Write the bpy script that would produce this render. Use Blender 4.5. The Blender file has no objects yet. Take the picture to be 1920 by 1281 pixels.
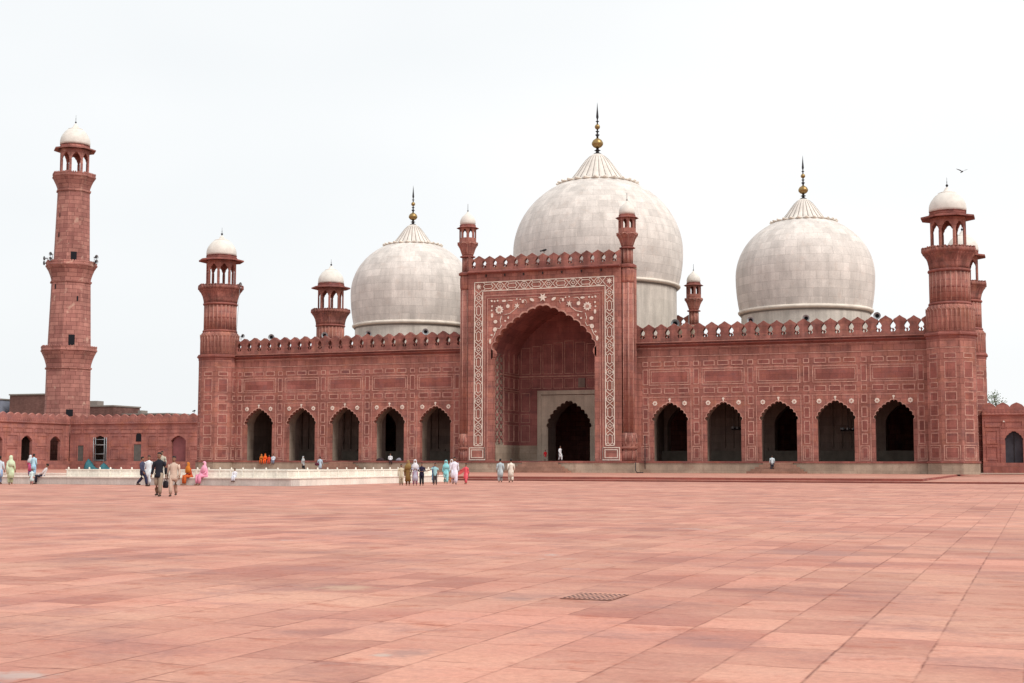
import bpy, bmesh, math, random
from mathutils import Matrix, Vector
R = math.radians; PI = math.pi; sin = math.sin; cos = math.cos
rnd = random.Random(7)
sc = bpy.context.scene
COL = sc.collection

# ------------------------------------------------------------------ camera
YAW, TILT, ROLL = 0.3662, 0.0881, 0.0019
fw = Vector((-sin(YAW), cos(YAW), 0)); rt = Vector((cos(YAW), sin(YAW), 0)); up = Vector((0, 0, 1))
fw2 = fw * cos(TILT) + up * sin(TILT); up2 = -fw * sin(TILT) + up * cos(TILT)
r3 = rt * cos(ROLL) + up2 * sin(ROLL); u3 = -rt * sin(ROLL) + up2 * cos(ROLL)
cam = bpy.data.cameras.new("camera"); cam_o = bpy.data.objects.new("camera", cam); COL.objects.link(cam_o)
M = Matrix((r3, u3, -fw2)).transposed().to_4x4(); M.translation = (49.84, -141.17, 1.3)
cam_o.matrix_world = M
cam.sensor_width = 36; cam.lens = 36 * 2582.8 / 1920; cam.clip_start = 0.1; cam.clip_end = 6000
sc.camera = cam_o

# ------------------------------------------------------------------ sky, sun, exposure
SUN_EL, SUN_AZ = R(48), R(66)          # azimuth measured from -Y (towards the camera) to +X
sd = Vector((sin(SUN_AZ) * cos(SUN_EL), -cos(SUN_AZ) * cos(SUN_EL), sin(SUN_EL)))
w = bpy.data.worlds.new("World"); sc.world = w; w.use_nodes = True
nt = w.node_tree; nt.nodes.clear()
out = nt.nodes.new('ShaderNodeOutputWorld'); bg = nt.nodes.new('ShaderNodeBackground')
sky = nt.nodes.new('ShaderNodeTexSky'); sky.sky_type = 'NISHITA'; sky.sun_disc = False
sky.sun_elevation = SUN_EL; sky.sun_rotation = math.atan2(sd.x, sd.y); sky.air_density = 1.0; sky.dust_density = 4.0
tc = nt.nodes.new('ShaderNodeTexCoord'); mp = nt.nodes.new('ShaderNodeMapping'); mp.inputs['Scale'].default_value = (1.2, 1.2, 3.0)
nz = nt.nodes.new('ShaderNodeTexNoise'); nz.inputs['Scale'].default_value = 1.6; nz.inputs['Detail'].default_value = 3
cr = nt.nodes.new('ShaderNodeValToRGB')
cr.color_ramp.elements[0].position = .3; cr.color_ramp.elements[0].color = (9.5, 9.8, 9.95, 1)
cr.color_ramp.elements[1].position = .75; cr.color_ramp.elements[1].color = (10.7, 10.8, 10.8, 1)
mx = nt.nodes.new('ShaderNodeMixRGB'); mx.inputs[0].default_value = 0.94
L = nt.links.new
dt = nt.nodes.new('ShaderNodeVectorMath'); dt.operation = 'DOT_PRODUCT'; dt.inputs[1].default_value = (.85, .25, .35)
ad = nt.nodes.new('ShaderNodeMath'); ad.operation = 'MULTIPLY_ADD'; ad.inputs[1].default_value = .5
L(tc.outputs['Generated'], dt.inputs[0]); L(dt.outputs['Value'], ad.inputs[0])
L(tc.outputs['Generated'], mp.inputs['Vector']); L(mp.outputs[0], nz.inputs['Vector']); L(nz.outputs['Fac'], ad.inputs[2]); L(ad.outputs[0], cr.inputs[0])
L(sky.outputs[0], mx.inputs[1]); L(cr.outputs[0], mx.inputs[2]); L(mx.outputs[0], bg.inputs['Color'])
bg.inputs['Strength'].default_value = 0.1; L(bg.outputs[0], out.inputs['Surface'])
sun = bpy.data.lights.new("sun", 'SUN'); sun.energy = 2.3; sun.angle = R(16); sun.color = (1, .95, .88)
sun_o = bpy.data.objects.new("sun", sun); COL.objects.link(sun_o); sun_o.rotation_euler = sd.to_track_quat('Z', 'Y').to_euler()
sc.view_settings.view_transform = 'Standard'; sc.view_settings.look = 'None'; sc.view_settings.gamma = 1; sc.view_settings.exposure = 0
sc.render.engine = 'CYCLES'
sc.cycles.max_bounces = 6; sc.cycles.diffuse_bounces = 3

# ------------------------------------------------------------------ materials
class NT:
    def __init__(s, name):
        s.m = bpy.data.materials.new(name); s.m.use_nodes = True; s.t = s.m.node_tree
        s.b = s.t.nodes['Principled BSDF']; s.b.inputs['Specular IOR Level'].default_value = .25
    def n(s, kind, **kw):
        o = s.t.nodes.new('ShaderNode' + kind)
        for k, v in kw.items():
            if k in o.inputs: o.inputs[k].default_value = v
            else: setattr(o, k, v)
        return o
    def l(s, a, b): s.t.links.new(a, b)
    def math(s, op, a, b=None):
        o = s.n('Math', operation=op)
        for i, v in enumerate((a, b)):
            if v is None: continue
            if isinstance(v, (int, float)): o.inputs[i].default_value = v
            else: s.l(v, o.inputs[i])
        return o.outputs[0]
    def ramp(s, fac, stops):
        o = s.n('ValToRGB'); e = o.color_ramp.elements
        while len(e) < len(stops): e.new(.5)
        for i, (p, c) in enumerate(stops):
            e[i].position = p; e[i].color = (c, c, c, 1) if isinstance(c, (int, float)) else (*c, 1)
        s.l(fac, o.inputs[0]); return o.outputs[0]
    def mix(s, fac, a, b, mode='MIX'):
        o = s.n('MixRGB', blend_type=mode)
        for i, v in enumerate((fac, a, b)):
            if isinstance(v, (int, float)): o.inputs[i].default_value = v
            elif isinstance(v, tuple): o.inputs[i].default_value = (*v, 1)
            else: s.l(v, o.inputs[i])
        return o.outputs[0]
    def noise(s, vec, scale, detail=5, rough=.6, stretch=None):
        if stretch:
            mp = s.n('Mapping'); mp.inputs['Scale'].default_value = stretch; s.l(vec, mp.inputs['Vector']); vec = mp.outputs[0]
        o = s.n('TexNoise', Scale=scale, Detail=detail, Roughness=rough); s.l(vec, o.inputs['Vector']); return o.outputs['Fac']

def plain(name, c, rough=.7, metal=0, var=.12, scale=6):
    t = NT(name); g = t.n('NewGeometry')
    f = t.noise(g.outputs['Position'], scale, 4)
    col = t.mix(1, c, t.ramp(f, [(.3, 1 - var), (.7, 1 + var)]), 'MULTIPLY')
    t.l(col, t.b.inputs['Base Color']); t.b.inputs['Roughness'].default_value = rough; t.b.inputs['Metallic'].default_value = metal
    return t.m

def blocks(name, c1, c2, cm, bw, bh, uv=False, c3=None, mortar=.012, stain=(.72, 1.18), streak=(.8, 1.08), rough=.85, bump=.15, nscale=.35, f3=(.55, .72), warm=None, cool=None, spec=.25):
    t = NT(name); g = t.n('NewGeometry'); P = g.outputs['Position']
    if uv:
        u = t.n('UVMap'); vec = u.outputs[0]
    else:
        cx = t.n('VectorMath', operation='CROSS_PRODUCT'); t.l(g.outputs['True Normal'], cx.inputs[0]); cx.inputs[1].default_value = (0, 0, 1)
        d = t.n('VectorMath', operation='DOT_PRODUCT'); t.l(P, d.inputs[0]); t.l(cx.outputs[0], d.inputs[1])
        sp = t.n('SeparateXYZ'); t.l(P, sp.inputs[0])
        cb = t.n('CombineXYZ'); t.l(d.outputs['Value'], cb.inputs[0]); t.l(sp.outputs[2], cb.inputs[1]); vec = cb.outputs[0]
    b = t.n('TexBrick'); b.inputs['Color1'].default_value = (*c1, 1); b.inputs['Color2'].default_value = (*c2, 1); b.inputs['Mortar'].default_value = (*cm, 1)
    b.inputs['Scale'].default_value = 1; b.inputs['Mortar Size'].default_value = mortar; b.inputs['Mortar Smooth'].default_value = .3
    b.inputs['Brick Width'].default_value = bw; b.inputs['Row Height'].default_value = bh; b.offset = .5; b.squash_frequency = 3; b.squash = .8; b.offset_frequency = 2
    t.l(vec, b.inputs['Vector'])
    col = b.outputs['Color']
    if c3: col = t.mix(t.ramp(t.noise(P, nscale * 2.2, 6), [(f3[0], 0), (f3[1], 1)]), col, c3)
    if warm: col = t.mix(t.ramp(t.noise(P, nscale * 1.3, 6, .7, (1, 1, 1.6)), [(.52, 0), (.68, .75)]), col, warm)
    if cool: col = t.mix(t.ramp(t.noise(P, nscale * 1.7, 6, .7, (.8, .8, 2.2)), [(.54, 0), (.7, .7)]), col, cool)
    t.b.inputs['Specular IOR Level'].default_value = spec
    col = t.mix(1, col, t.ramp(t.noise(P, nscale, 7, .65), [(.3, stain[0]), (.7, stain[1])]), 'MULTIPLY')
    col = t.mix(1, col, t.ramp(t.noise(P, 1.0, 6, .65, (1.3, 1.3, .13)), [(.32, streak[0]), (.68, streak[1])]), 'MULTIPLY')
    col = t.mix(1, col, t.ramp(t.noise(P, 9, 4), [(.3, .9), (.7, 1.1)]), 'MULTIPLY')
    t.l(col, t.b.inputs['Base Color']); t.b.inputs['Roughness'].default_value = rough
    if bump:
        bp = t.n('Bump', Strength=bump, Distance=.05)
        h = t.math('SUBTRACT', t.noise(P, 5, 5), t.math('MULTIPLY', b.outputs['Fac'], .8)); t.l(h, bp.inputs['Height']); t.l(bp.outputs[0], t.b.inputs['Normal'])
    return t.m

def paving(name, c1, c2, c3, wcol=.62, lrow=1.05, x0=49.08, dark=.85, spots=()):
    t = NT(name); g = t.n('NewGeometry'); P = g.outputs['Position']
    sp = t.n('SeparateXYZ'); t.l(P, sp.inputs[0])
    wob = t.math('MULTIPLY', t.math('SUBTRACT', t.noise(P, 2.2, 3), .5), .03)
    x = t.math('DIVIDE', t.math('ADD', t.math('SUBTRACT', sp.outputs[0], x0), wob), wcol)
    ix = t.math('FLOOR', x); fx = t.math('FRACT', x)
    w1 = t.n('TexWhiteNoise', noise_dimensions='1D'); t.l(ix, w1.inputs['W'])
    w1b = t.n('TexWhiteNoise', noise_dimensions='1D'); t.l(t.math('ADD', ix, 77.3), w1b.inputs['W'])
    y = t.math('DIVIDE', t.math('ADD', sp.outputs[1], t.math('MULTIPLY', w1.outputs['Value'], 3.7)), t.math('ADD', lrow * .7, t.math('MULTIPLY', w1b.outputs['Value'], lrow * .65)))
    y = t.math('ADD', y, t.math('MULTIPLY', t.noise(P, .9, 3), .3))
    iy = t.math('FLOOR', y); fy = t.math('FRACT', y)
    cb = t.n('CombineXYZ'); t.l(ix, cb.inputs[0]); t.l(iy, cb.inputs[1])
    w2 = t.n('TexWhiteNoise', noise_dimensions='2D'); t.l(cb.outputs[0], w2.inputs['Vector'])
    cb2 = t.n('CombineXYZ'); t.l(iy, cb2.inputs[0]); t.l(ix, cb2.inputs[1])
    w3 = t.n('TexWhiteNoise', noise_dimensions='2D'); t.l(cb2.outputs[0], w3.inputs['Vector'])
    col = t.mix(w2.outputs['Value'], c1, c2)
    col = t.mix(t.ramp(w3.outputs['Value'], [(.62, 0), (1, .8)]), col, c3)
    # sandy / purple weathering in long smears along X
    col = t.mix(t.ramp(t.noise(P, .42, 8, .68, (.8, 1.1, 1)), [(.42, 0), (.68, .8)]), col, (.60, .335, .246))
    col = t.mix(t.ramp(t.noise(P, .6, 8, .72, (.85, 1.1, 1)), [(.51, 0), (.68, .8)]), col, (.30, .155, .14))
    col = t.mix(t.ramp(t.noise(P, 1.5, 7, .75, (.8, 1.2, 1)), [(.55, 0), (.68, .75)]), col, (.37, .12, .075))
    col = t.mix(t.ramp(t.noise(P, .33, 8, .75), [(.63, 0), (.7, .65)]), col, (.44, .40, .38))
    col = t.mix(1, col, t.ramp(t.noise(P, .12, 6, .7, (.4, 1, 1)), [(.3, .82), (.7, 1.14)]), 'MULTIPLY')
    col = t.mix(1, col, t.ramp(t.noise(P, 16, 8, .78), [(.3, .8), (.7, 1.17)]), 'MULTIPLY')
    for cx_, cy_, rx_, ry_, c_ in spots:          # worn slabs and lime stains
        ex = t.math('DIVIDE', t.math('SUBTRACT', sp.outputs[0], cx_), rx_); ey = t.math('DIVIDE', t.math('SUBTRACT', sp.outputs[1], cy_), ry_)
        d_ = t.math('SQRT', t.math('ADD', t.math('MULTIPLY', ex, ex), t.math('MULTIPLY', ey, ey)))
        d_ = t.math('ADD', d_, t.math('MULTIPLY', t.math('SUBTRACT', t.noise(P, 5, 8, .75), .5), 2.6))
        col = t.mix(t.ramp(d_, [(.35, .6), (1.0, 0)]), col, c_)
    def edge(f, wd):
        d = t.math('MINIMUM', f, t.math('SUBTRACT', 1, f)); return t.ramp(d, [(0, 1), (wd, 0)])
    j = t.math('MAXIMUM', edge(fx, .026), t.math('MULTIPLY', edge(fy, .018), 1.0))
    chip = t.math('MULTIPLY', t.math('MAXIMUM', edge(fx, .16), edge(fy, .1)), t.ramp(t.noise(P, 4.5, 5, .7), [(.56, 0), (.66, 1)]))
    col = t.mix(t.math('MULTIPLY', chip, .6), col, (.33, .10, .065))
    j = t.math('MULTIPLY', j, t.ramp(t.noise(P, 1.6, 6, .7), [(.4, .1), (.62, 1)]))
    col = t.mix(t.math('MULTIPLY', j, dark), col, (.15, .05, .035))
    t.l(col, t.b.inputs['Base Color'])
    t.l(t.ramp(t.noise(P, 1.5, 5), [(.3, .6), (.7, .9)]), t.b.inputs['Roughness']); t.b.inputs['Specular IOR Level'].default_value = .14
    bp = t.n('Bump', Strength=.35, Distance=.02)
    h = t.math('ADD', t.math('SUBTRACT', t.math('MULTIPLY', t.noise(P, 6, 6, .65), .8), j), t.math('MULTIPLY', w2.outputs['Value'], .5))
    t.l(h, bp.inputs['Height']); t.l(bp.outputs[0], t.b.inputs['Normal'])
    return t.m

MT = {}
MT['red'] = blocks('red_sandstone', (.335, .13, .104), (.46, .195, .155), (.19, .065, .052), 1.3, .6, c3=(.31, .145, .13), stain=(.6, 1.22), streak=(.66, 1.12), warm=(.46, .19, .125), cool=(.215, .105, .10), mortar=.02)
MT['worn'] = blocks('weathered_parapet_stone', (.30, .11, .092), (.42, .175, .142), (.175, .06, .05), 1.38, .7, c3=(.27, .135, .12), stain=(.5, 1.2), streak=(.6, 1.12), nscale=.6, warm=(.45, .20, .135), cool=(.16, .085, .075))
MT['dark'] = blocks('deep_red_sandstone', (.255, .086, .072), (.34, .124, .102), (.15, .048, .04), 1.6, .8, c3=(.235, .10, .092), stain=(.62, 1.22), warm=(.35, .12, .08), cool=(.19, .09, .095))
t_ = NT('weathered_pink_inlay'); g_ = t_.n('NewGeometry'); P_ = g_.outputs['Position']
c_ = t_.mix(t_.ramp(t_.noise(P_, 1.1, 6, .7), [(.3, 0), (.62, 1)]), (.33, .14, .115), (.55, .32, .26))
c_ = t_.mix(1, c_, t_.ramp(t_.noise(P_, 7, 4), [(.3, .8), (.7, 1.15)]), 'MULTIPLY'); t_.l(c_, t_.b.inputs['Base Color']); t_.b.inputs['Roughness'].default_value = .85
MT['line'] = t_.m
MT['inlay'] = plain('white_marble_inlay', (.72, .62, .54), .7, var=.18, scale=3)
MT['gal'] = blocks('gallery_sandstone', (.36, .142, .12), (.46, .20, .165), (.2, .075, .06), 1.2, .5, c3=(.33, .15, .14), stain=(.7, 1.2), warm=(.46, .185, .125), cool=(.28, .13, .13))
MT['min'] = blocks('minaret_sandstone', (.34, .14, .12), (.48, .22, .182), (.155, .058, .048), 1.5, .62, c3=(.56, .34, .27), f3=(.6, .68), nscale=.3, mortar=.03, stain=(.7, 1.2))
MT['marble'] = blocks('dome_marble', (.78, .715, .665), (.65, .595, .555), (.46, .41, .375), 1.7, .95, uv=True, mortar=.014, stain=(.82, 1.08), streak=(.83, 1.05), c3=(.69, .605, .55), rough=.55, bump=.08, nscale=.5)
MT['drum'] = blocks('drum_marble', (.66, .60, .54), (.60, .55, .49), (.55, .50, .45), 2.4, 3.2, uv=True, mortar=.006, stain=(.85, 1.06), streak=(.72, 1.08), rough=.6, bump=.05, nscale=.5)
MT['white'] = plain('kiosk_dome_marble', (.70, .655, .60), .5, var=.1, scale=1.5)
MT['lotus'] = plain('lotus_marble', (.70, .64, .585), .6, var=.16, scale=1.2)
MT['beige'] = blocks('doorway_marble', (.50, .42, .335), (.57, .485, .39), (.42, .35, .28), 1.8, 1.1, stain=(.75, 1.12))
MT['vault_shade'] = blocks('shaded_vault_sandstone', (.30, .11, .10), (.38, .15, .132), (.2, .07, .062), 1.3, .7, stain=(.6, 1.25), cool=(.2, .095, .1))  # darker copy of the red sandstone, with the recess shade painted in
MT['foot_strip'] = plain('dark_strip_stone', (.07, .03, .026), .6, var=.3, scale=.4)
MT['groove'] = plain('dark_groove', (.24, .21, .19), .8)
MT['collar'] = plain('collar_marble', (.72, .65, .57), .6, var=.15, scale=1)
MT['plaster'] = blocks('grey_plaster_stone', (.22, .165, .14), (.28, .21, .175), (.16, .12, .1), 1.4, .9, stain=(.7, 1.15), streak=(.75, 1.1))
MT['jamb'] = blocks('jamb_stone', (.33, .265, .21), (.39, .315, .25), (.25, .2, .155), 1.6, 1.0, stain=(.7, 1.15), streak=(.75, 1.1))
MT['plinth'] = blocks('plinth_stone', (.40, .31, .235), (.47, .37, .285), (.30, .22, .17), 1.9, .6, stain=(.6, 1.15), streak=(.85, 1.05), c3=(.33, .21, .16))
MT['step'] = blocks('step_stone', (.33, .18, .13), (.38, .21, .155), (.24, .12, .09), .9, .4)
MT['terr'] = paving('terrace_paving', (.50, .235, .175), (.45, .205, .155), (.38, .165, .13), x0=0, dark=.7)
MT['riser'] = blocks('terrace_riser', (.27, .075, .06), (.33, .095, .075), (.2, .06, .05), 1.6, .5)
MT['pave'] = paving('courtyard_paving', (.58, .275, .208), (.43, .185, .142), (.345, .142, .113), spots=[(45.08, -128.6, .3, .26, (.30, .19, .17)), (43.95, -134.25, .28, .22, (.46, .41, .38)), (43.75, -134.5, .4, .25, (.30, .22, .21)), (45.72, -132.45, .22, .3, (.29, .18, .165)), (45.62, -132.6, .08, .1, (.5, .42, .36)), (44.6, -131.6, .3, .35, (.31, .14, .12)), (43.0, -128.2, .4, .35, (.54, .36, .25)), (47.6, -131.2, .35, .25, (.34, .17, .15)), (41.5, -126.0, .8, .5, (.34, .17, .15)), (38, -118, 1.6, 1.0, (.36, .19, .17)), (46.6, -120.5, 1.2, .8, (.35, .19, .17))])
MT['mw'] = blocks('rail_marble', (.86, .80, .71), (.82, .76, .68), (.70, .64, .56), 1.4, .6, stain=(.85, 1.08), streak=(.85, 1.05), bump=.05)
MT['mg'] = blocks('shaded_ledge_marble', (.58, .53, .49), (.66, .61, .56), (.48, .44, .4), 1.5, .4, stain=(.8, 1.1), streak=(.85, 1.05), bump=.05)  # greyer than the rail marble: shade of the ledge front painted in
MT['brass'] = plain('weathered_brass', (.33, .22, .09), .38, .75, var=.25, scale=5)
MT['iron'] = plain('dark_iron', (.035, .032, .035), .5, .5)
MT['horn'] = plain('grey_horn_metal', (.34, .37, .39), .45, .2)
MT['blackm'] = plain('black_hollow', (.012, .012, .016), .9)
MT['bwall'] = blocks('city_brick', (.15, .07, .06), (.2, .10, .085), (.12, .07, .06), .5, .16)
MT['bgrey'] = plain('city_render', (.22, .24, .30), .8, var=.2, scale=.5)
MT['teal'] = plain('teal_tarpaulin', (.035, .14, .17), .6, var=.3, scale=2)
MT['door'] = plain('grey_green_door', (.12, .12, .11), .7, var=.2, scale=2)
MT['slate'] = plain('dark_slate_paint', (.055, .06, .075), .7, var=.25, scale=1.2)
MT['mauve'] = plain('mauve_door_paint', (.23, .085, .09), .8, var=.15, scale=1)
MT['earth'] = plain('dusty_ground', (.25, .17, .12), .9, var=.2, scale=.05)
MT['leaf'] = plain('tree_leaves', (.075, .115, .04), .6, var=.4, scale=3)
MT['bark'] = plain('tree_bark', (.09, .065, .05), .9)
MT['wood'] = plain('grey_wood', (.2, .17, .14), .85, var=.25, scale=1)
MT['water'] = plain('pool_water', (.05, .09, .09), .08)

# ------------------------------------------------------------------ mesh helpers
class MB:
    def __init__(s): s.v = []; s.f = []; s.uv = {}; s.sm = []; s.mi = []; s.xf = None; s.cur = 0
    def add(s, vs, fs, smooth=False, uvs=None):
        b = len(s.v)
        s.v += [tuple(s.xf @ Vector(p)) if s.xf else tuple(p) for p in vs]
        for i, f in enumerate(fs):
            if uvs: s.uv[len(s.f)] = uvs[i]
            s.f.append([b + k for k in f]); s.sm.append(smooth); s.mi.append(s.cur)
        return s
    def box(s, x0, x1, y0, y1, z0, z1):
        v = [(x0, y0, z0), (x1, y0, z0), (x1, y1, z0), (x0, y1, z0), (x0, y0, z1), (x1, y0, z1), (x1, y1, z1), (x0, y1, z1)]
        return s.add(v, [(0, 1, 5, 4), (1, 2, 6, 5), (2, 3, 7, 6), (3, 0, 4, 7), (4, 5, 6, 7), (3, 2, 1, 0)])
    def prism(s, pts, y0, y1):                       # polygon in XZ, extruded along Y
        n = len(pts); v = [(x, y0, z) for x, z in pts] + [(x, y1, z) for x, z in pts]
        return s.add(v, [list(range(n)), list(range(2 * n - 1, n - 1, -1))] + [(i, (i + 1) % n, n + (i + 1) % n, n + i) for i in range(n)])
    def prismx(s, pts, x0, x1):                      # polygon in YZ, extruded along X
        n = len(pts); v = [(x0, y, z) for y, z in pts] + [(x1, y, z) for y, z in pts]
        return s.add(v, [list(range(n)), list(range(2 * n - 1, n - 1, -1))] + [(i, (i + 1) % n, n + (i + 1) % n, n + i) for i in range(n)])
    def frame(s, x0, x1, z0, z1, wd, y0, y1):        # rectangular outline of thin strips
        s.box(x0, x1, y0, y1, z0, z0 + wd); s.box(x0, x1, y0, y1, z1 - wd, z1)
        s.box(x0, x0 + wd, y0, y1, z0 + wd, z1 - wd); s.box(x1 - wd, x1, y0, y1, z0 + wd, z1 - wd)
    def bar(s, a, b, wd, y0, y1):                    # strip from a to b in the XZ plane
        a = Vector(a); b = Vector(b); d = (b - a).normalized(); n = Vector((-d.y, d.x)) * wd / 2
        s.prism([tuple(a - n), tuple(b - n), tuple(b + n), tuple(a + n)], y0, y1)
    def lathe(s, prof, n=48, c=(0, 0, 0), rf=None, smooth=True, cap=True, ph=0.0):
        v = []; m = len(prof)
        for r, z in prof:
            for i in range(n):
                a = ph + 2 * PI * i / n; k = rf(a) if rf else 1
                v.append((c[0] + r * k * cos(a), c[1] + r * k * sin(a), c[2] + z))
        arc = [0]
        for i in range(1, m): arc.append(arc[-1] + math.hypot(prof[i][0] - prof[i - 1][0], prof[i][1] - prof[i - 1][1]))
        rm = max(r for r, z in prof); f = []; uv = []
        for j in range(m - 1):
            for i in range(n):
                f.append((j * n + i, j * n + (i + 1) % n, (j + 1) * n + (i + 1) % n, (j + 1) * n + i))
                u0 = 2 * PI * rm * i / n; u1 = 2 * PI * rm * (i + 1) / n
                uv.append([(u0, arc[j]), (u1, arc[j]), (u1, arc[j + 1]), (u0, arc[j + 1])])
        s.add(v, f, smooth, uv)
        if cap:
            b = len(s.v) - len(v)
            s.f.append([b + i for i in range(n - 1, -1, -1)]); s.f.append([b + (m - 1) * n + i for i in range(n)]); s.sm += [False] * 2; s.mi += [s.cur] * 2
        return s
    def tube(s, pts, rad, n=8, squash=None):         # lofted round tube through points
        pts = [Vector(p) for p in pts]; v = []; f = []
        if not isinstance(rad, (list, tuple)): rad = [rad] * len(pts)
        for i, p in enumerate(pts):
            d = (pts[min(i + 1, len(pts) - 1)] - pts[max(i - 1, 0)]).normalized()
            a = d.orthogonal().normalized() if abs(d.z) < .99 else Vector((1, 0, 0))
            if abs(d.z) < .99: a = Vector((0, 0, 1)).cross(d).normalized()
            b = d.cross(a)
            for k in range(n):
                t = 2 * PI * k / n; v.append(tuple(p + (a * cos(t) + b * sin(t)) * rad[i]))
        for i in range(len(pts) - 1):
            for k in range(n): f.append((i * n + k, i * n + (k + 1) % n, (i + 1) * n + (k + 1) % n, (i + 1) * n + k))
        f.append(list(range(n - 1, -1, -1))); f.append([(len(pts) - 1) * n + k for k in range(n)])
        return s.add(v, f, True)
    def rings(s, rs, n=14):                          # loft of elliptical rings (cx, cy, z, rx, ry)
        v = []; f = []
        for cx, cy, z, rx, ry in rs:
            for k in range(n): t = 2 * PI * k / n; v.append((cx + rx * cos(t), cy + ry * sin(t), z))
        for i in range(len(rs) - 1):
            for k in range(n): f.append((i * n + k, i * n + (k + 1) % n, (i + 1) * n + (k + 1) % n, (i + 1) * n + k))
        f.append(list(range(n - 1, -1, -1))); f.append([(len(rs) - 1) * n + k for k in range(n)])
        return s.add(v, f, True)
    def ball(s, c, rx, ry=None, rz=None, n=12, m=8):
        ry = ry or rx; rz = rz or rx
        return s.rings([(c[0], c[1], c[2] + rz * -cos(PI * (j + .15) / (m - .7)), max(.001, rx * sin(PI * (j + .15) / (m - .7))), max(.001, ry * sin(PI * (j + .15) / (m - .7)))) for j in range(m)], n)
    def build(s, name, mat, parent=None, recalc=True, loc=None):
        me = bpy.data.meshes.new(name); me.from_pydata(s.v, [], s.f)
        for m in (mat if isinstance(mat, (list, tuple)) else [mat]): me.materials.append(MT[m] if isinstance(m, str) else m)
        if s.uv:
            ul = me.uv_layers.new(name='UVMap')
            for i, p in enumerate(me.polygons):
                if i in s.uv:
                    for k, li in enumerate(p.loop_indices): ul.data[li].uv = s.uv[i][k]
        me.polygons.foreach_set('use_smooth', s.sm); me.polygons.foreach_set('material_index', s.mi)
        if recalc:
            bm = bmesh.new(); bm.from_mesh(me); bmesh.ops.recalc_face_normals(bm, faces=bm.faces); bm.to_mesh(me); bm.free()
        o = bpy.data.objects.new(name, me); COL.objects.link(o)
        if parent: o.parent = parent
        if loc: o.location = loc
        return o

def tag(o, label=None, cat=None, group=None, kind=None):
    if label: o['label'] = label
    if cat: o['category'] = cat
    if group: o['group'] = group
    if kind: o['kind'] = kind
    return o
def empty(name, loc=(0, 0, 0), rz=0, **kw):
    o = bpy.data.objects.new(name, None); COL.objects.link(o); o.location = loc; o.rotation_euler = (0, 0, rz); o.empty_display_size = .5
    return tag(o, **kw)
KIDS = {}
def copy_tree(o, parent=None):
    c = o.copy(); COL.objects.link(c)
    if parent: c.parent = parent
    for ch in list(o.children): copy_tree(ch, c)
    return c

def arch(w, zs, za, cx=0, lobes=0, d=0, n=8, p=1.3, q=1.75):
    """points of a pointed arch from left spring over apex to right spring"""
    H = za - zs; half = []
    N = max(lobes, 1) * n
    base = []
    for i in range(N + 1):
        t = i / N; a = PI / 2 * t
        x = w * sin(a); zz = zs + H * max(0, 1 - (x / w) ** p) ** (1 / q)
        base.append(Vector((x, zz)))
    # resample by arc length
    L_ = [0]
    for i in range(1, len(base)): L_.append(L_[-1] + (base[i] - base[i - 1]).length)
    pts = []
    for i in range(N + 1):
        s_ = L_[-1] * i / N; k = 0
        while k < len(L_) - 2 and L_[k + 1] < s_: k += 1
        tt = (s_ - L_[k]) / max(1e-6, L_[k + 1] - L_[k]); pt = base[k].lerp(base[k + 1], tt)
        dr = (base[k + 1] - base[k]).normalized(); nn = Vector((-dr.y, dr.x))
        if nn.y < 0: nn = -nn
        if lobes: pt = pt - nn * d * (1 - abs(sin(PI * lobes * i / N)) ** .65)
        pts.append(pt)
    pts[0].x = 0
    right = [(cx + p_.x, p_.y) for p_ in pts]; left = [(cx - p_.x, p_.y) for p_ in pts[1:]][::-1]
    return left + right
def arch_wall(x0, x1, z0, z1, a):                   # wall panel with an arched opening cut from the bottom
    return [(x0, z0), (a[0][0], z0)] + a + [(a[-1][0], z0), (x1, z0), (x1, z1), (x0, z1)]
def octr(ap):                                       # octagon with a flat facing -Y
    return lambda a: ap / cos(((a + PI / 2 + PI / 8) % (PI / 4)) - PI / 8)
def flute(ap, nf, dep):
    o = octr(ap); return lambda a: o(a) * (1 - dep * (1 - abs(sin(nf * a / 2)) ** .6))
def facets(ap_y=0): return [Matrix.Rotation(k * PI / 4, 4, 'Z') for k in range(8)]

def merlon_strip(mb, x0, x1, zb, h, pitch, y0, y1):
    """solid base course with pointed merlons; between them keyhole openings"""
    n = round((x1 - x0) / pitch); p = (x1 - x0) / n
    mb.box(x0, x1, y0, y1, zb, zb + .15 * h)
    z = lambda t: zb + t * h
    half = [(.5, .15), (.37, .19), (.295, .27), (.345, .34), (.39, .37), (.315, .43), (.29, .5), (.335, .57), (.41, .64), (.47, .69), (.488, .735), (.47, .77), (.42, .81), (.335, .845), (.23, .885), (.12, .94), (.05, .975), (0, 1.0)]
    for k in range(-1, n):
        c = x0 + (k + 1) * p; z = lambda t, q=rnd.uniform(-.035, .035) * h: zb + t * h + (q if t > .8 else 0)
        lft = [(c - a * p, z(b)) for a, b in half]; rgt = [(c + a * p, z(b)) for a, b in half[::-1][1:]]
        if k == -1: pts = [(c, z(.15)), lft[-1]] + rgt
        elif k == n - 1: pts = lft + [(c, z(.15))]
        else: pts = lft + rgt
        mb.prism(pts, y0, y1)
    for k in range(n):                               # small bud standing in each opening
        c = x0 + (k + .5) * p
        mb.prism([(c - .06 * p, z(.15)), (c + .06 * p, z(.15)), (c + .03 * p, z(.25)), (c + .085 * p, z(.31)), (c, z(.38)), (c - .085 * p, z(.31)), (c - .03 * p, z(.25))], y0 + .08, y1 - .08)

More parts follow.
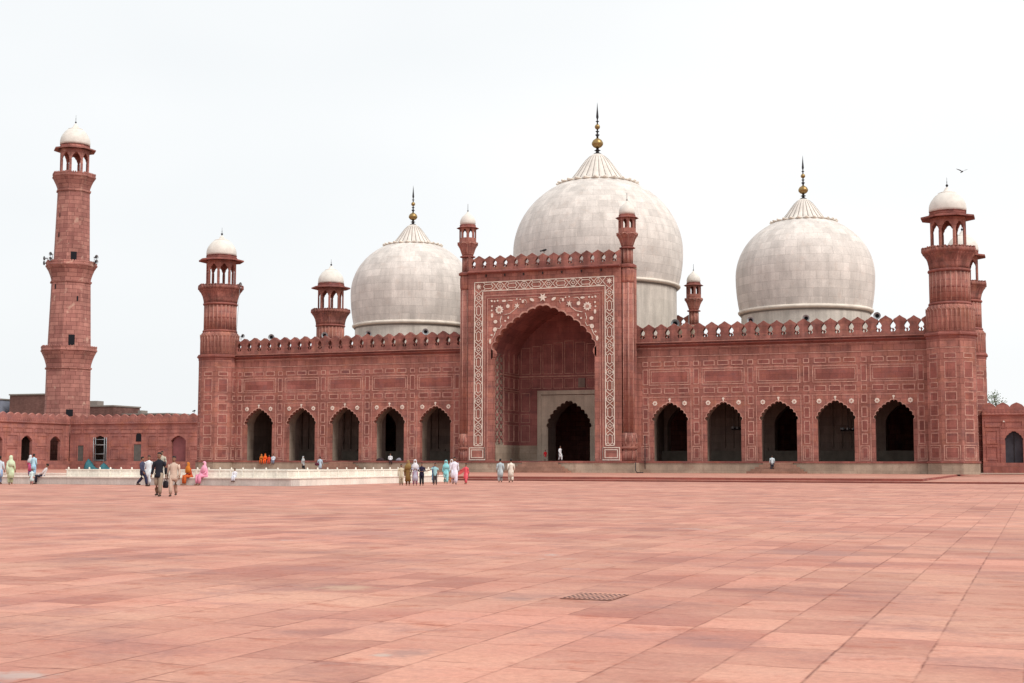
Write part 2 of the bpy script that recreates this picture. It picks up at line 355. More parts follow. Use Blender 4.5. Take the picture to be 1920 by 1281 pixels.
def flower(mb, cx, cz, r, n, y0, y1, inner=.55, ph=0):
    pts = []
    for i in range(n * 2):
        a = PI * i / n + ph; k = r if i % 2 == 0 else r * inner
        pts.append((cx + k * cos(a), cz + k * sin(a)))
    mb.prism(pts, y0, y1)
def disc(mb, cx, cz, rx, rz, y0, y1, n=10, rot=0):
    mb.prism([(cx + rx * cos(2 * PI * i / n) * cos(rot) - rz * sin(2 * PI * i / n) * sin(rot), cz + rx * cos(2 * PI * i / n) * sin(rot) + rz * sin(2 * PI * i / n) * cos(rot)) for i in range(n)], y0, y1)

# ------------------------------------------------------------------ ground and terraces
m = MB(); m.add([(-3000, -3000, -.35), (3000, -3000, -.35), (3000, 3000, -.35), (-3000, 3000, -.35)], [(0, 1, 2, 3)])
tag(m.build('ground', 'earth', recalc=False), kind='structure')
m = MB(); m.box(-84, 84, -190, 40, -.3, 0); tag(m.build('pavement', 'pave'), kind='structure')
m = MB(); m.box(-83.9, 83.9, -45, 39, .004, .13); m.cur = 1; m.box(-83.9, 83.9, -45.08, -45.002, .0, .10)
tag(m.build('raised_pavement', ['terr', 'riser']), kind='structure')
m = MB(); m.box(-83.9, 83.9, -45.5, -45.1, .002, .006); tag(m.build('pavement', 'foot_strip'), kind='structure')  # dark strip added along the foot of the lower step
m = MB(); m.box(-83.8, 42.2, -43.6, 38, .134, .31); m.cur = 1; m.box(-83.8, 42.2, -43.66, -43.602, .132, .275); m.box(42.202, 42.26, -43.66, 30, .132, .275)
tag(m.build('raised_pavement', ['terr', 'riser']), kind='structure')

FL = 1.54
# ------------------------------------------------------------------ prayer hall
hall = empty('prayer_hall', (0, 0, 0), label='large red sandstone prayer hall with three white marble domes and arched front', cat='mosque')
B = 5.7; A0 = 13.479
# plinth
m = MB()
for sx in (-1, 1):
    x0, x1 = sorted((sx * 10.3, sx * 39.75))
    m.box(x0, x1, -.55, 27.4, .31, 1.36)
m.box(-10.3, 10.3, -2.5, 27.4, .31, 1.355)
plinth = m.build('plinth', 'plinth', hall)
m = MB()
for sx in (-1, 1):
    x0, x1 = sorted((sx * 10.31, sx * 39.75)); m.box(x0, x1, -.62, 26, 1.36, FL)
m.box(-10.31, 10.31, -2.57, 26, 1.356, FL - .003)
m.build('floor_slab', 'dark', hall)

def steps(cx, y0, base):
    m = MB()
    for k in range(5):
        hw = base - .36 * k; d = 1.9 - .36 * k
        m.box(cx - hw, cx + hw, y0 - d, y0, .312 + k * .22, .312 + (k + 1) * .22)
    return m
for cx in (-24.88, 24.88): steps(cx, -.63, 2.9).build('entrance_steps', 'step', hall)
steps(0, -2.58, 3.4).build('entrance_steps', 'step', hall)

SMALL = [(11.49, 12.01), (9.55, 11.2), (8.62, 9.21), (7.39, 8.26), (5.94, 7.0), (4.53, 5.64), (3.28, 4.31)]
LW = .085
def panel(parent, x0, x1, z0, z1, y=0, d=.03, double=0, xf=None):
    """one inlaid panel: pale outline(s) round a deeper red slab"""
    m = MB(); m.xf = xf; m.frame(x0, x1, z0, z1, LW, y - d, y)
    if double:
        x0 += double; x1 -= double; z0 += double * 1.05; z1 -= double * 1.05; m.frame(x0, x1, z0, z1, LW * .8, y - d * .8, y)
    m.cur = 1; m.box(x0 + LW, x1 - LW, y - .012, y, z0 + LW, z1 - LW)
    return m.build('panel', ['line', 'dark'], parent)
def pil_panels(parent, cx, hw, y, base_hw, xf=None):
    for a, b in SMALL: panel(parent, cx - hw, cx + hw, a, b, y, xf=xf)
    panel(parent, cx - base_hw, cx + base_hw, 1.62, 3.12, y, double=.2, xf=xf)

for side in (-1, 1):
    wall = MB(); lines = MB(); todo = []
    xs = [side * (A0 + i * B) for i in range(5)]
    for cx in xs:
        a = arch(2.0, 5.75, 7.71, cx, 6, .17, 10)
        wall.prism(arch_wall(cx - B / 2, cx + B / 2, FL, 8.3, a), 0, .55)
                # frames
        for k in (-1, 0, 1):
            for z0, z1 in ((11.49, 12.01), (8.62, 9.21)):
                todo.append((cx + k * 1.47 - .6, cx + k * 1.47 + .6, z0, z1))
        todo.append((cx - 2.25, cx + 2.25, 9.5, 11.22, 0, .03, .24))
        lines.box(cx - 2.3, cx + 2.3, -.03, 0, 8.2, 8.27)
        for s in (-1, 1): lines.box(cx + s * 2.27 - .035, cx + s * 2.27 + .035, -.03, 0, FL, 8.2)
    for i in range(6):
        cx = side * (A0 + (i - .5) * B)
        if i == 0: cx += side * .22
        if i == 5: cx -= side * .22
        todo.append(cx)
    x0, x1 = sorted((side * 9.9, side * 39.75)); xa, xb = sorted((side * (A0 - B / 2), side * (A0 + 4.5 * B)))
    wall.box(x0, xa, 0, .55, FL, 8.3); wall.box(xb, x1, 0, .55, FL, 8.3)
    wall.box(x0, x1, .001, .9, 8.3, 13.5)
    wall.box(x0, x1, -.02, .001, 12.62, 13.4)
    wl = wall.build('front_wall', 'red', hall)
    for q in todo:
        if isinstance(q, tuple): panel(wl, *q)
        else: pil_panels(wl, q, .3, 0, .47)
    lines.box(x0, x1, -.04, -.0, 12.5, 12.58); lines.box(x0, x1, -.05, -.02, 13.4, 13.47)
    lines.build('trim_lines', 'line', wl)
    m = MB(); m.prismx([(.3, 13.5), (-.05, 13.5), (-.07, 13.64), (-.42, 13.7), (-.46, 13.78), (-.3, 13.82), (-.28, 13.9), (-.5, 13.94), (-.5, 14.0), (-.2, 14.06), (-.2, 14.1), (.3, 14.1)], x0, x1)
    cn = m.build('cornice', 'dark', hall)
    m = MB(); m.box(x0, x1, -.52, -.19, 14.003, 14.05); m.build('cornice_fillet', 'line', cn)
    m = MB(); merlon_strip(m, x0, x1, 14.1, 1.95, 1.38, -.1, .6)
    m.build('parapet', 'worn', hall)
    for cx in xs:
        j = MB(); j.prism(arch_wall(cx - B / 2, cx + B / 2, FL, 8.6, arch(2.06, 5.7, 7.9, cx, 0, 0, 20)), .552, 2.3)
        j.build('archway', 'jamb', hall)
        an = MB(); ap = arch(2.05, 5.75, 7.82, cx, 6, .09, 10); ai = arch(1.99, 5.75, 7.71, cx, 6, .14, 10)
        for k in range(len(ap) - 1): an.prism([ai[k], ai[k + 1], ap[k + 1], ap[k]], -.035, .1)
        an.build('cusped_arch_trim', 'line', wl)
        for s in (-1, 1):
            ro = MB(); flower(ro, cx + s * 1.6, 7.6, .27, 8, -.05, 0, .78); ro.cur = 1; disc(ro, cx + s * 1.6, 7.6, .09, .09, -.08, -.05); ro.build('rosette', ['inlay', 'line'], wl)
        bu = MB(); disc(bu, cx, 8.02, .13, .11, -.05, 0); disc(bu, cx, 7.86, .06, .14, -.045, 0); bu.build('arch_bud', 'inlay', wl)
    # aisle behind the arches, inner wall with doorways into the dark chamber
    m = MB()
    cells = [side * (10.4 + k * (29.2 / 5)) for k in range(6)]
    doors = {0: 12.9, 2: 24.88, 4: 36.6}
    for i in range(5):
        a, b = sorted((cells[i], cells[i + 1]))
        if i in doors and not (side < 0 and i == 4):
            m.prism(arch_wall(a, b, FL, 9.6, arch(2.1, 5.6, 7.8, side * min(max(doors[i], abs(cells[i]) + 2.2), abs(cells[i + 1]) - 2.2), 0, 0, 14)), 9.2, 10.9)
        else:
            m.box(a, b, 9.2, 10.9, FL, 9.6)
            c = (a + b) / 2
            for q in (-1.9, -.95, 0, .95, 1.9): m.box(c + q - .12, c + q + .12, 8.98, 9.2, 3.0, 8.6)
            m.box(a, b, 8.96, 9.199, 8.603, 8.85); m.box(a, b, 8.96, 9.2, 2.7, 2.95)
    m.build('inner_wall', 'plaster', hall)
    m = MB(); m.box(x0, x1, 9.0, 9.17, FL, 2.7); m.build('dado', 'wood', hall)
    for i in range(1, 5):
        cx = side * (A0 + (i - .5) * B)
        m = MB(); m.box(cx - .75, cx + .75, 2.31, 3.3, FL, 6.4); m.prism(arch_wall(cx - .8, cx + .8, 6.4, 9.3, [(cx - .5, 6.4), (cx + .5, 6.4)]), 2.31, 3.3); m.build('pier', 'plaster', hall)
    m = MB(); m.box(x0, x1, .56, 26.9, 9.6, 9.9)
    e = side * 39.6; m.box(min(e, e - side * .6), max(e, e - side * .6), .56, 26.9, FL, 9.6); m.build('vault_ceiling', 'plaster', hall)
# roof and rear
m = MB(); m.box(-39.7, -7.4, .95, 7.6, 13.2, 14.05); m.box(7.4, 39.7, .95, 7.6, 13.2, 14.05); m.box(-39.7, 39.7, 7.605, 27.3, 13.2, 14.05); m.build('roof', 'plinth', hall)
m = MB()
m.box(-40, 40, 26.9, 27.4, FL, 14.1)
for e in (-1, 1):
    a, b = sorted((e * 39.75, e * 40.3)); m.box(a, b, 1.5, 26.5, .3, 14.1)
m.build('rear_wall', 'red', hall)
m = MB(); merlon_strip(m, -39.6, -9.9, 14.1, 1.95, 1.38, 27.1, 27.4); merlon_strip(m, 9.9, 39.6, 14.1, 1.95, 1.38, 27.1, 27.4)
m.build('rear_parapet', 'worn', hall)

# ---- portal
PY = -1.9
portal = MB()
PA = dict(w=6.0, zs=13.6, za=18.4)
pa = arch(6.02, 13.6, 18.42, 0, 8, .2, 7, 1.3, 1.7)
portal.prism(arch_wall(-8.75, 8.75, FL, 22.0, pa), PY, -1.1)
pin = arch(6.1, 13.4, 18.75, 0, 0, 0, 30, 1.3, 1.7)
portal.prism(arch_wall(-10.0, 10.0, FL, 21.95, pin), -1.098, -.2); pw = portal.build('portal', 'red', hall)
m = MB(); m.prism(arch_wall(-7.6, 7.6, FL, 20.6, pin), -.198, 7.0); m.build('recess_vault', 'vault_shade', pw)
# cusp imposts curling in under the springing
for s in (-1, 1):
    m = MB(); m.prism([(s * 6.02, 13.75), (s * 5.72, 13.55), (s * 5.62, 13.2), (s * 5.75, 12.85), (s * 6.02, 12.55)], PY, -1.1)
    m.build('impost', 'red', pw)
m = MB()   # trims
ap = arch(6.07, 13.6, 18.6, 0, 8, .2, 7, 1.3, 1.7); ai = arch(5.99, 13.6, 18.38, 0, 8, .2, 7, 1.3, 1.7)
for k in range(len(ap) - 1): m.prism([ai[k], ai[k + 1], ap[k + 1], ap[k]], PY - .05, PY + .1)
for hw_, zt_, w_ in ((6.78, 19.62, .09), (6.48, 19.3, .07)):
    m.box(-hw_, hw_, PY - .04, PY, zt_ - w_, zt_)
    for s in (-1, 1): xa, xb = sorted((s * hw_, s * (hw_ - w_))); m.box(xa, xb, PY - .04, PY, FL + .2, zt_ - w_)
m.build('arch_trim', 'line', pw)
m = MB(); m.box(-6.68, 6.68, PY - .015, PY, 19.32, 19.52); m.box(-6.68, -6.49, PY - .015, PY, FL + .3, 19.318); m.box(6.49, 6.68, PY - .015, PY, FL + .3, 19.318); m.build('frame_band', 'dark', pw)
# lattice border
bd = MB(); Y0, Y1 = PY - .045, PY; WL = .06
xo, xi, zt, zi = 7.98, 7.02, 21.1, 20.14; zb = 3.18
for s in (-1, 1):
    bd.bar((s * xo, zb), (s * xo, zt), .09, Y0, Y1); bd.bar((s * xi, zb), (s * xi, zi), .09, Y0, Y1)
bd.bar((-xo - .045, zt), (xo + .045, zt), .09, Y0, Y1); bd.bar((-xi - .045, zi), (xi + .045, zi), .09, Y0, Y1)
for s in (-1, 1): bd.bar((s * xo, zb), (s * xi, zb), .09, Y0, Y1)
def motif(P, per):      # one repeat along t in [0, per], s across in [-.44, .44]
    T = per; e = .44
    def ln(a, b, w_=WL): bd.bar(P(*a), P(*b), w_, Y0 + .004, Y1)
    h0, h1 = .04 * T, .42 * T
    for s in (-1, 1):
        ln((s * .24, h0 + .18), (s * .24, h1 - .18)); ln((s * .24, h0 + .18), (0, h0 - .04)); ln((s * .24, h1 - .18), (0, h1 + .04))
        ln((s * .24, h0 + .18), (s * e, h0 - .02)); ln((s * .24, h1 - .18), (s * e, h1 + .02))
    c0, c1, c2 = .5 * T, .73 * T, .96 * T
    for s in (-1, 1):
        ln((s * e, h1 + .02), (-s * e, c1 - .12)); ln((s * e, c1 + .12), (-s * e, T + h0 - .02))
        ln((s * .2, c1), (0, c1 + .22)); ln((s * .2, c1), (0, c1 - .22)); ln((s * e, c1), (s * .2, c1), .09)
        ln((s * e, c1 - .12), (s * .2, c1)); ln((s * e, c1 + .12), (s * .2, c1))
nper = 6; perz = (zi - zb) / nper
for s in (-1, 1):
    for k in range(nper): motif(lambda a, t, k=k, s=s: (s * 7.5 + a, zb + k * perz + t), perz)
nph = 5; perx = 2 * xi / nph
for k in range(nph): motif(lambda a, t, k=k: (-xi + k * perx + t, 20.62 + a), perx)
for s in (-1, 1):
    flower(bd, s * 7.5, 20.62, .36, 8, Y0, Y1, .4)
bd.build('lattice_border', 'inlay', pw)
# lower base panels
for s in (-1, 1):
    m = MB(); c = s * 7.62
    m.frame(c - .95, c + .95, 1.62, 3.0, .09, PY - .04, PY); m.frame(c - .72, c + .72, 1.85, 2.77, .08, PY - .04, PY)
    m.build('base_panel', 'inlay', pw)
# spandrel flowers
fl = MB(); Y0, Y1 = PY - .06, PY
flower(fl, 0, 19.15, .5, 6, Y0 - .03, Y1, .45, PI / 3); fl.build('star_inlay', 'inlay', pw)
def curl(pts, r=.035): fl.tube([(x, PY - .02, z) for x, z in pts], r, 5)
for s in (-1, 1):
    X = lambda v: s * v
    fl = MB()
    flower(fl, X(5.05), 18.0, .5, 10, Y0, Y1, .7); fl.cur = 1; disc(fl, X(5.05), 18.0, .2, .2, Y0 - .03, Y0); fl.cur = 0
    flower(fl, X(3.0), 18.35, .36, 6, Y0, Y1, .35, .3)
    for x, z, rx, rz, ro in ((1.25, 18.95, .28, .15, .5 * s), (4.05, 18.35, .2, .22, 0), (4.5, 18.95, .25, .12, 0), (5.9, 17.4, .13, .25, 0), (5.5, 16.7, .22, .2, 0), (5.55, 15.85, .22, .25, .6 * s), (6.12, 14.55, .13, .28, 0), (2.3, 18.8, .12, .18, 0), (5.25, 19.0, .1, .1, 0), (5.6, 18.95, .1, .1, 0), (5.95, 19.0, .1, .13, .7), (5.9, 18.4, .09, .12, 0), (5.95, 17.95, .09, .1, 0), (4.0, 17.1, .09, .14, 0), (4.35, 16.75, .1, .1, 0), (5.95, 15.25, .12, .1, 0), (2.6, 19.05, .08, .08, 0), (3.0, 19.1, .08, .08, 0)):
        disc(fl, X(x), z, rx, rz, Y0, Y1, 9, ro)
    curl([(X(3.0), 18.3), (X(3.25), 17.95), (X(3.8), 17.55), (X(4.5), 17.4)]); curl([(X(4.1), 18.4), (X(4.2), 18.75), (X(3.95), 19.0), (X(3.5), 18.95)])
    curl([(X(2.0), 18.4), (X(1.85), 18.75), (X(2.05), 18.98), (X(2.35), 18.9), (X(2.3), 18.65)]); curl([(X(4.8), 17.3), (X(4.95), 16.8), (X(4.85), 16.3)]); curl([(X(5.4), 16.0), (X(5.0), 15.9), (X(4.8), 16.3)])
    curl([(X(5.5), 15.6), (X(5.7), 15.1), (X(6.0), 14.7)])
    fl.build('floral_inlay', ['inlay', 'line'], pw)
# cornice + parapet + small hooks
m = MB(); m.prismx([(-1.2, 22.0), (-1.96, 22.0), (-2.0, 22.08), (-2.34, 22.14), (-2.36, 22.26), (-2.2, 22.3), (-2.1, 22.4), (-1.2, 22.4)], -8.72, 8.72); m.build('portal_cornice', 'dark', pw)
m = MB(); merlon_strip(m, -8.72, 8.72, 22.4, 1.62, 1.29, -1.98, -1.5); m.build('portal_parapet', 'worn', pw)
m = MB()
for k in range(7): m.box(-6.6 + k * 2.2 - .04, -6.6 + k * 2.2 + .04, -2.1, -1.9, 21.68, 21.92)
m.build('iron_hook', 'iron', pw)
# recess: jamb inlay strip, side panels, back wall with marble doorway
for s in (-1, 1):
    m = MB()
    for k in range(12):
        z = 3.75 + k * .82
        m.xf = Matrix.Translation((s * 6.06, .55, z)) @ Matrix.Rotation(-s * PI / 2, 4, 'Z')
        m.cur = 1; flower(m, 0, 0, .4, 6, -.09, -.05, .4, k)
        for q in (-1, 1):
            flower(m, q * .8, .4, .3, 5, -.09, -.05, .5, k); disc(m, q * .42, .42, .12, .2, -.09, -.05, 8, q); disc(m, q * 1.02, 0, .1, .16, -.09, -.05)
    m.xf = None; m.cur = 0
    xa, xb = sorted((s * 6.06, s * 6.12)); m.box(xa, xb, -.75, 1.85, 3.3, 13.4)
    m.cur = 2; xa, xb = sorted((s * 6.0, s * 6.13)); m.box(xa, xb, 1.86, 1.98, FL, 13.4); m.box(xa, xb, -.84, -.755, FL, 13.4)
    m.build('jamb_inlay', ['jamb', 'vault_shade', 'line'], pw)
m = MB(); mp_ = MB()
def sidepanel(y0, y1, z0, z1):
    for s in (-1, 1):
        mm = Matrix(((0, -s * 1.0, 0, s * 6.1 * 1.0), (1, 0, 0, 0), (0, 0, 1, 0), (0, 0, 0, 1)))
        # local x -> world Y ; local -y -> inward
        mm = Matrix(((0, s, 0, s * 6.1), (1, 0, 0, 0), (0, 0, 1, 0), (0, 0, 0, 1)))
        m.xf = mm; m.frame(y0, y1, z0, z1, .07, -.04, .05); m.xf = None
for y0 in (2.2, 3.8, 5.4):
    for z0, z1 in ((3.7, 5.6), (5.9, 6.9), (7.2, 9.3), (9.7, 10.9), (11.4, 14.2)): sidepanel(y0, y0 + 1.4, z0, z1)
for s in (-1, 1):
    xa, xb = sorted((s * 5.98, s * 6.12)); m.box(xa, xb, .4, 6.9, 11.1, 11.25)
    xa, xb = sorted((s * 6.0, s * 6.12)); m.box(xa, xb, .4, 6.9, 9.4, 9.5)
for x in (-5.3, 5.3):
    for z0, z1 in ((3.7, 5.6), (5.9, 6.9), (7.2, 9.3)):
        m.frame(x - .55, x + .55, z0, z1, .07, 6.94, 7.02)
for k in range(-4, 5):
    m.frame(k * 1.32 - .56, k * 1.32 + .56, 9.8, 10.95, .05, 6.95, 7.02); m.frame(k * 1.32 - .56, k * 1.32 + .56, 11.45, 15.2 - abs(k) * .18, .06, 6.95, 7.02)
m.box(-6.1, 6.1, 6.9, 7.02, 11.1, 11.24)
m.build('recess_panel_frames', 'line', pw)
for s in (-1, 1):
    m = MB(); xa, xb = sorted((s * 5.95, s * 6.13)); m.box(xa, xb, -.6, 7.0, FL, 3.3)
    xa, xb = sorted((s * 3.8, s * 5.95)); m.box(xa, xb, 6.82, 7.0, FL, 3.3)
    m.build('recess_dado', 'plinth', pw)
m = MB(); m.prism(arch_wall(-7.6, 7.6, FL, 20.6, arch(2.9, 5.4, 8.6, 0, 0, 0, 12)), 7.002, 7.6); m.build('recess_back_wall', 'vault_shade', pw)
m = MB()
da = arch(2.72, 5.3, 8.42, 0, 7, .2, 6, 1.35, 1.9)
m.prism(arch_wall(-3.3, 3.3, FL, 9.0, da), 6.78, 7.0); m.frame(-3.76, 3.76, 1.0, 9.54, .46, 6.7, 7.0)
m.build('marble_doorway', 'beige', pw)
m = MB(); m.prism(arch_wall(-10.2, 10.2, FL, 9.55, arch(2.85, 5.4, 8.6, 0, 0, 0, 14)), 7.602, 10.5); m.build('door_passage', 'plaster', pw)
m = MB(); m.box(1.1, 1.9, 6.85, 6.98, 9.85, 10.9); m.build('wall_plaque', 'plaster', pw)
m = MB(); m.box(-10.2, 10.2, 10.5, 26.9, 9.6, 9.9); m.build('chamber_ceiling', 'plaster', hall)
m = MB(); m.box(-10.05, 10.05, -1.15, -.15, 21.952, 22.2); m.build('portal_roof', 'plinth', pw)

# ---- slender turrets of the portals
def portal_turret(parent, x, y, dz=0, base=True):
    o = octr(.78)
    m = MB()
    fl_ = lambda ap: (lambda a: ap * (1 - .16 * (1 - abs(sin(4 * a)) ** .6)))
    zt = 22.0 + dz
    m.lathe([(1, 4.5 if base else zt - 4), (1, zt - 1.6)], 96, rf=fl_(.74), c=(x, y, 0))
    m.lathe([(.97, zt - 1.6), (1.06, zt - 1.3), (1.08, zt - .3), (1.0, zt)], 64, rf=fl_(.78), c=(x, y, 0))
    m.lathe([(1, zt + .38), (1, zt + 2.05)], 64, rf=fl_(.57), c=(x, y, 0))
    sh = m.build('portal_turret', 'red', parent)
    m = MB()
    m.lathe([(.8, 0), (.98, .06), (1.0, .3), (.85, .4)], 8, c=(x, y, zt), ph=PI / 8, smooth=False); m.build('moulding_ring', 'dark', sh); m = MB()
    m.lathe([(.66, 0), (.86, .05), (.86, .16), (.66, .22)], 8, c=(x, y, zt + 2.05), ph=PI / 8, smooth=False)
    m.build('moulding_ring', 'dark', sh)
    if base:
        m = MB()
        m.lathe([(.86, 1.5), (.9, 2.5), (.72, 2.75), (1.0, 2.85), (1.0, 3.0), (.75, 3.1), (.95, 3.5), (.9, 4.0), (.78, 4.5)], 32, c=(x, y, 0), rf=flute(1, 16, .04), smooth=True)
        vb = m.build('vase_base', 'red', sh); m = MB()
        for k in range(8):
            a = k * PI / 4; m.tube([(x + .99 * r_ * cos(a), y + .99 * r_ * sin(a), z_) for r_, z_ in ((.9, 1.6), (.92, 2.45), (.75, 2.78))], .05, 4); m.tube([(x + r_ * cos(a), y + r_ * sin(a), z_) for r_, z_ in ((.78, 3.12), (.96, 3.5), (.91, 4.0), (.79, 4.48))], .05, 4)
        m.build('vase_lines', 'line', vb)
    m = MB(); z = zt + 2.25
    m.lathe([(.58, 0), (.66, .25), (.9, .95), (1.1, 1.3), (1.14, 1.5), (.95, 1.52)], 64, c=(x, y, z), rf=flute(1.0, 16, .1))
    lc = m.build('lotus_capital', 'red', sh)
    m = MB()
    for k in range(8):
        a = k * PI / 4 + PI / 8; ca, sa = cos(a), sin(a)
        m.tube([(x + r_ * 1.0 * ca, y + r_ * sa, z + h_) for r_, h_ in ((.58, .05), (.66, .25), (.86, .85), (1.1, 1.25))], .03, 4)
        for d_ in (-1, 1):
            b_ = a + d_ * PI / 8; m.tube([(x + 1.1 * ca, y + 1.1 * sa, z + 1.2), (x + 1.15 * cos(a + d_ * PI / 14), y + 1.15 * sin(a + d_ * PI / 14), z + 1.36), (x + 1.12 * cos(b_), y + 1.12 * sin(b_), z + 1.42)], .03, 4)
    m.build('petal_lines', 'line', lc)
    m = MB()
    for k in range(8):
        a = k * PI / 4 + PI / 8
        for r_, z0_, z1_ in ((.715, 4.5 if base else zt - 4, zt - 1.6), (.545, zt + .4, zt + 2.0)):
            for d_ in (0,): m.tube([(x + (r_ + .03) * cos(a + d_), y + (r_ + .03) * sin(a + d_), z0_), (x + (r_ + .03) * cos(a + d_), y + (r_ + .03) * sin(a + d_), z1_)], .05, 4)
    m.build('column_lines', 'line', sh)
    m = MB()
    for k in range(8):
        m.xf = Matrix.Translation((x, y, z + 1.5)) @ Matrix.Rotation(k * PI / 4, 4, 'Z')
        pts = arch_wall(-.36, .36, .5, 1.75, arch(.2, 1.15, 1.5, 0, 0, 0, 5))
        m.prism(pts, -.87, -.75); m.box(-.36, .36, -.87, -.75, 0, .5)
    m.xf = None
    m.build('kiosk', 'red', sh)
    m = MB(); m.lathe([(.82, 3.22), (1.24, 3.1), (1.24, 3.16), (.9, 3.3), (.9, 3.5), (.84, 3.52)], 8, c=(x, y, z), ph=PI / 8, smooth=False); m.build('eave', 'dark', sh)
    m = MB(); m.lathe([(.84, 3.5), (.88, 3.75), (.84, 4.05), (.66, 4.4), (.4, 4.65), (.16, 4.85), (.05, 5.05)], 32, c=(x, y, z)); m.build('turret_dome', 'white', sh)
    m = MB(); m.lathe([(.05, 5.0), (.09, 5.12), (.03, 5.2), (.02, 5.9)], 8, c=(x, y, z)); m.build('finial', 'iron', sh)
    return sh
for sx in (-1, 1): portal_turret(hall, sx * 9.22, -1.0)
# rear portal seen over the roof
m = MB(); m.box(-10.2, 10.2, 24.5, 28.6, 9.9, 18.3); m.build('rear_portal', 'plinth', hall)
m = MB(); merlon_strip(m, -8.7, 8.7, 18.3, 1.7, 1.29, 28.2, 28.5); m.build('rear_portal_parapet', 'worn', hall)
for sx in (-1, 1): portal_turret(hall, sx * 9.4, 28.3, -3.7, False)

# ---- the three domes
def big_dome(c, Rm, zm, Rc, zc, st, sb, rl, zl, ls, z0, nblk):
    """max radius Rm at zm; collar radius Rc at zc; lotus rim rl at zl scale ls"""
    prof = []
    for i in range(15):
        z = zc + (zm - zc) * i / 14; prof.append((Rm * math.sqrt(max(0, 1 - ((zm - z) / sb) ** 2)), z))
    amax = math.acos(rl * .9 / Rm)
    for i in range(1, 41):
        a = amax * i / 40; prof.append((Rm * cos(a), zm + st * sin(a)))
    m = MB(); m.lathe(prof, 160, c=(c[0], c[1], 0), cap=False)
    d = m.build('dome', 'marble', hall)
    m = MB(); m.lathe([(Rc * .975, z0), (Rc * .975, zc - .25)], 128, c=(c[0], c[1], 0), cap=False); m.build('drum', 'drum', d)
    m = MB(); m.lathe([(Rc * .975, zc - .3), (Rc * 1.01, zc - .24), (Rc * 1.024, zc - .1), (Rc * 1.024, zc + .04), (Rc * 1.008, zc + .14), (Rc * .99, zc + .2)], 128, c=(c[0], c[1], 0), cap=False); m.build('collar', 'collar', d)
    m = MB(); m.lathe([(Rc * .968, zc - .46), (Rc * .988, zc - .42), (Rc * .988, zc - .305), (Rc * .968, zc - .29)], 128, c=(c[0], c[1], 0), cap=False); m.build('shadow_line', 'groove', d)  # dark ring painted as the shadow line under the collar
    nf = 26; gr = lambda a: 1 - .03 * abs(cos(nf * a / 2)) ** 5
    m = MB()
    m.lathe([(4.0 * ls, zl - .15), (3.5 * ls, zl + .45 * ls), (3.1 * ls, zl + .95 * ls), (2.55 * ls, zl + 1.65 * ls), (2.05 * ls, zl + 2.35 * ls), (1.5 * ls, zl + 3.05 * ls), (.98 * ls, zl + 3.55 * ls), (.6 * ls, zl + 3.8 * ls), (.1, zl + 3.85 * ls)], nf * 8, c=(c[0], c[1], 0), rf=gr, cap=False)
    lt = m.build('lotus_cap', 'lotus', d)
    m = MB()
    for i in range(nf):
        a = 2 * PI * (i + .0) / nf
        pts = []
        for r, z in ((3.5, .47), (3.1, .97), (2.55, 1.67), (2.05, 2.37), (1.5, 3.07), (.98, 3.56)):
            pts.append((c[0] + r * ls * .972 * cos(a), c[1] + r * ls * .972 * sin(a), zl + z * ls))
        m.tube(pts, [.04, .04, .036, .03, .024, .016], 4)
    m.build('rib_grooves', 'groove', d)
    m = MB()
    for i in range(nf):                              # curled petal tips of the rim
        a = 2 * PI * (i + .5) / nf
        m.ball((c[0] + rl * cos(a), c[1] + rl * sin(a), zl + .06), .52 * ls, .52 * ls, .17 * ls, 10, 5); m.ball((c[0] + (rl + .42 * ls) * cos(a), c[1] + (rl + .42 * ls) * sin(a), zl + .12), .2 * ls, .2 * ls, .16 * ls, 8, 5)
    m.build('petal_rim', 'collar', d)
    m = MB(); m.lathe([(rl * .85, zl - .34), (rl * 1.03, zl - .2), (rl * 1.0, zl + .02), (3.6 * ls, zl + .3 * ls)], 96, c=(c[0], c[1], 0), cap=False); m.build('petal_band', 'groove', d)
    return d
def finial(d, c, z, s):
    P = lambda L_: [(r * s, z + h * s) for r, h in L_]
    m = MB(); m.lathe(P([(.62, -.05), (.5, .1), (.28, .22), (.2, .3), (.2, .42), (.42, .52), (.2, .62), (.16, .8)]), 20, c=(c[0], c[1], 0))
    m.lathe(P([(.13, 2.1), (.13, 2.35), (.3, 2.55), (.12, 2.65), (.1, 2.85), (.26, 3.0), (.1, 3.08), (.1, 3.3)]), 16, c=(c[0], c[1], 0))
    m.lathe(P([(.09, 3.9), (.09, 4.2), (.24, 4.3), (.08, 4.4), (.08, 4.55), (.17, 4.85), (.13, 5.3), (.06, 6.1), (.01, 6.75)]), 12, c=(c[0], c[1], 0))
    f = m.build('finial', 'iron', d)
    m = MB(); m.lathe(P([(.16, .8), (.5, .98), (.72, 1.25), (.74, 1.5), (.55, 1.85), (.25, 2.05), (.1, 2.15)]), 24, c=(c[0], c[1], 0)); m.build('brass_ball', 'brass', d); m = MB()
    m.lathe(P([(.1, 3.25), (.28, 3.38), (.36, 3.6), (.26, 3.82), (.09, 3.95)]), 16, c=(c[0], c[1], 0)); m.build('brass_ball', 'brass', d)
d = big_dome((.15, 17.5), 10.3, 26.7, 9.72, 22.5, 9.4, 12.5, 4.5, 35.15, 1.0, 14.0, 1); finial(d, (.15, 17.5), 38.95, .96)
for sx in (-1, 1):
    dx = 25.0 if sx > 0 else -24.65
    d = big_dome((dx, 17.5), 7.84, 22.7, 7.44, 18.6, 6.95, 12.5, 3.45, 28.95, .73, 14.0, 1); finial(d, (dx, 17.5), 31.72, .76)

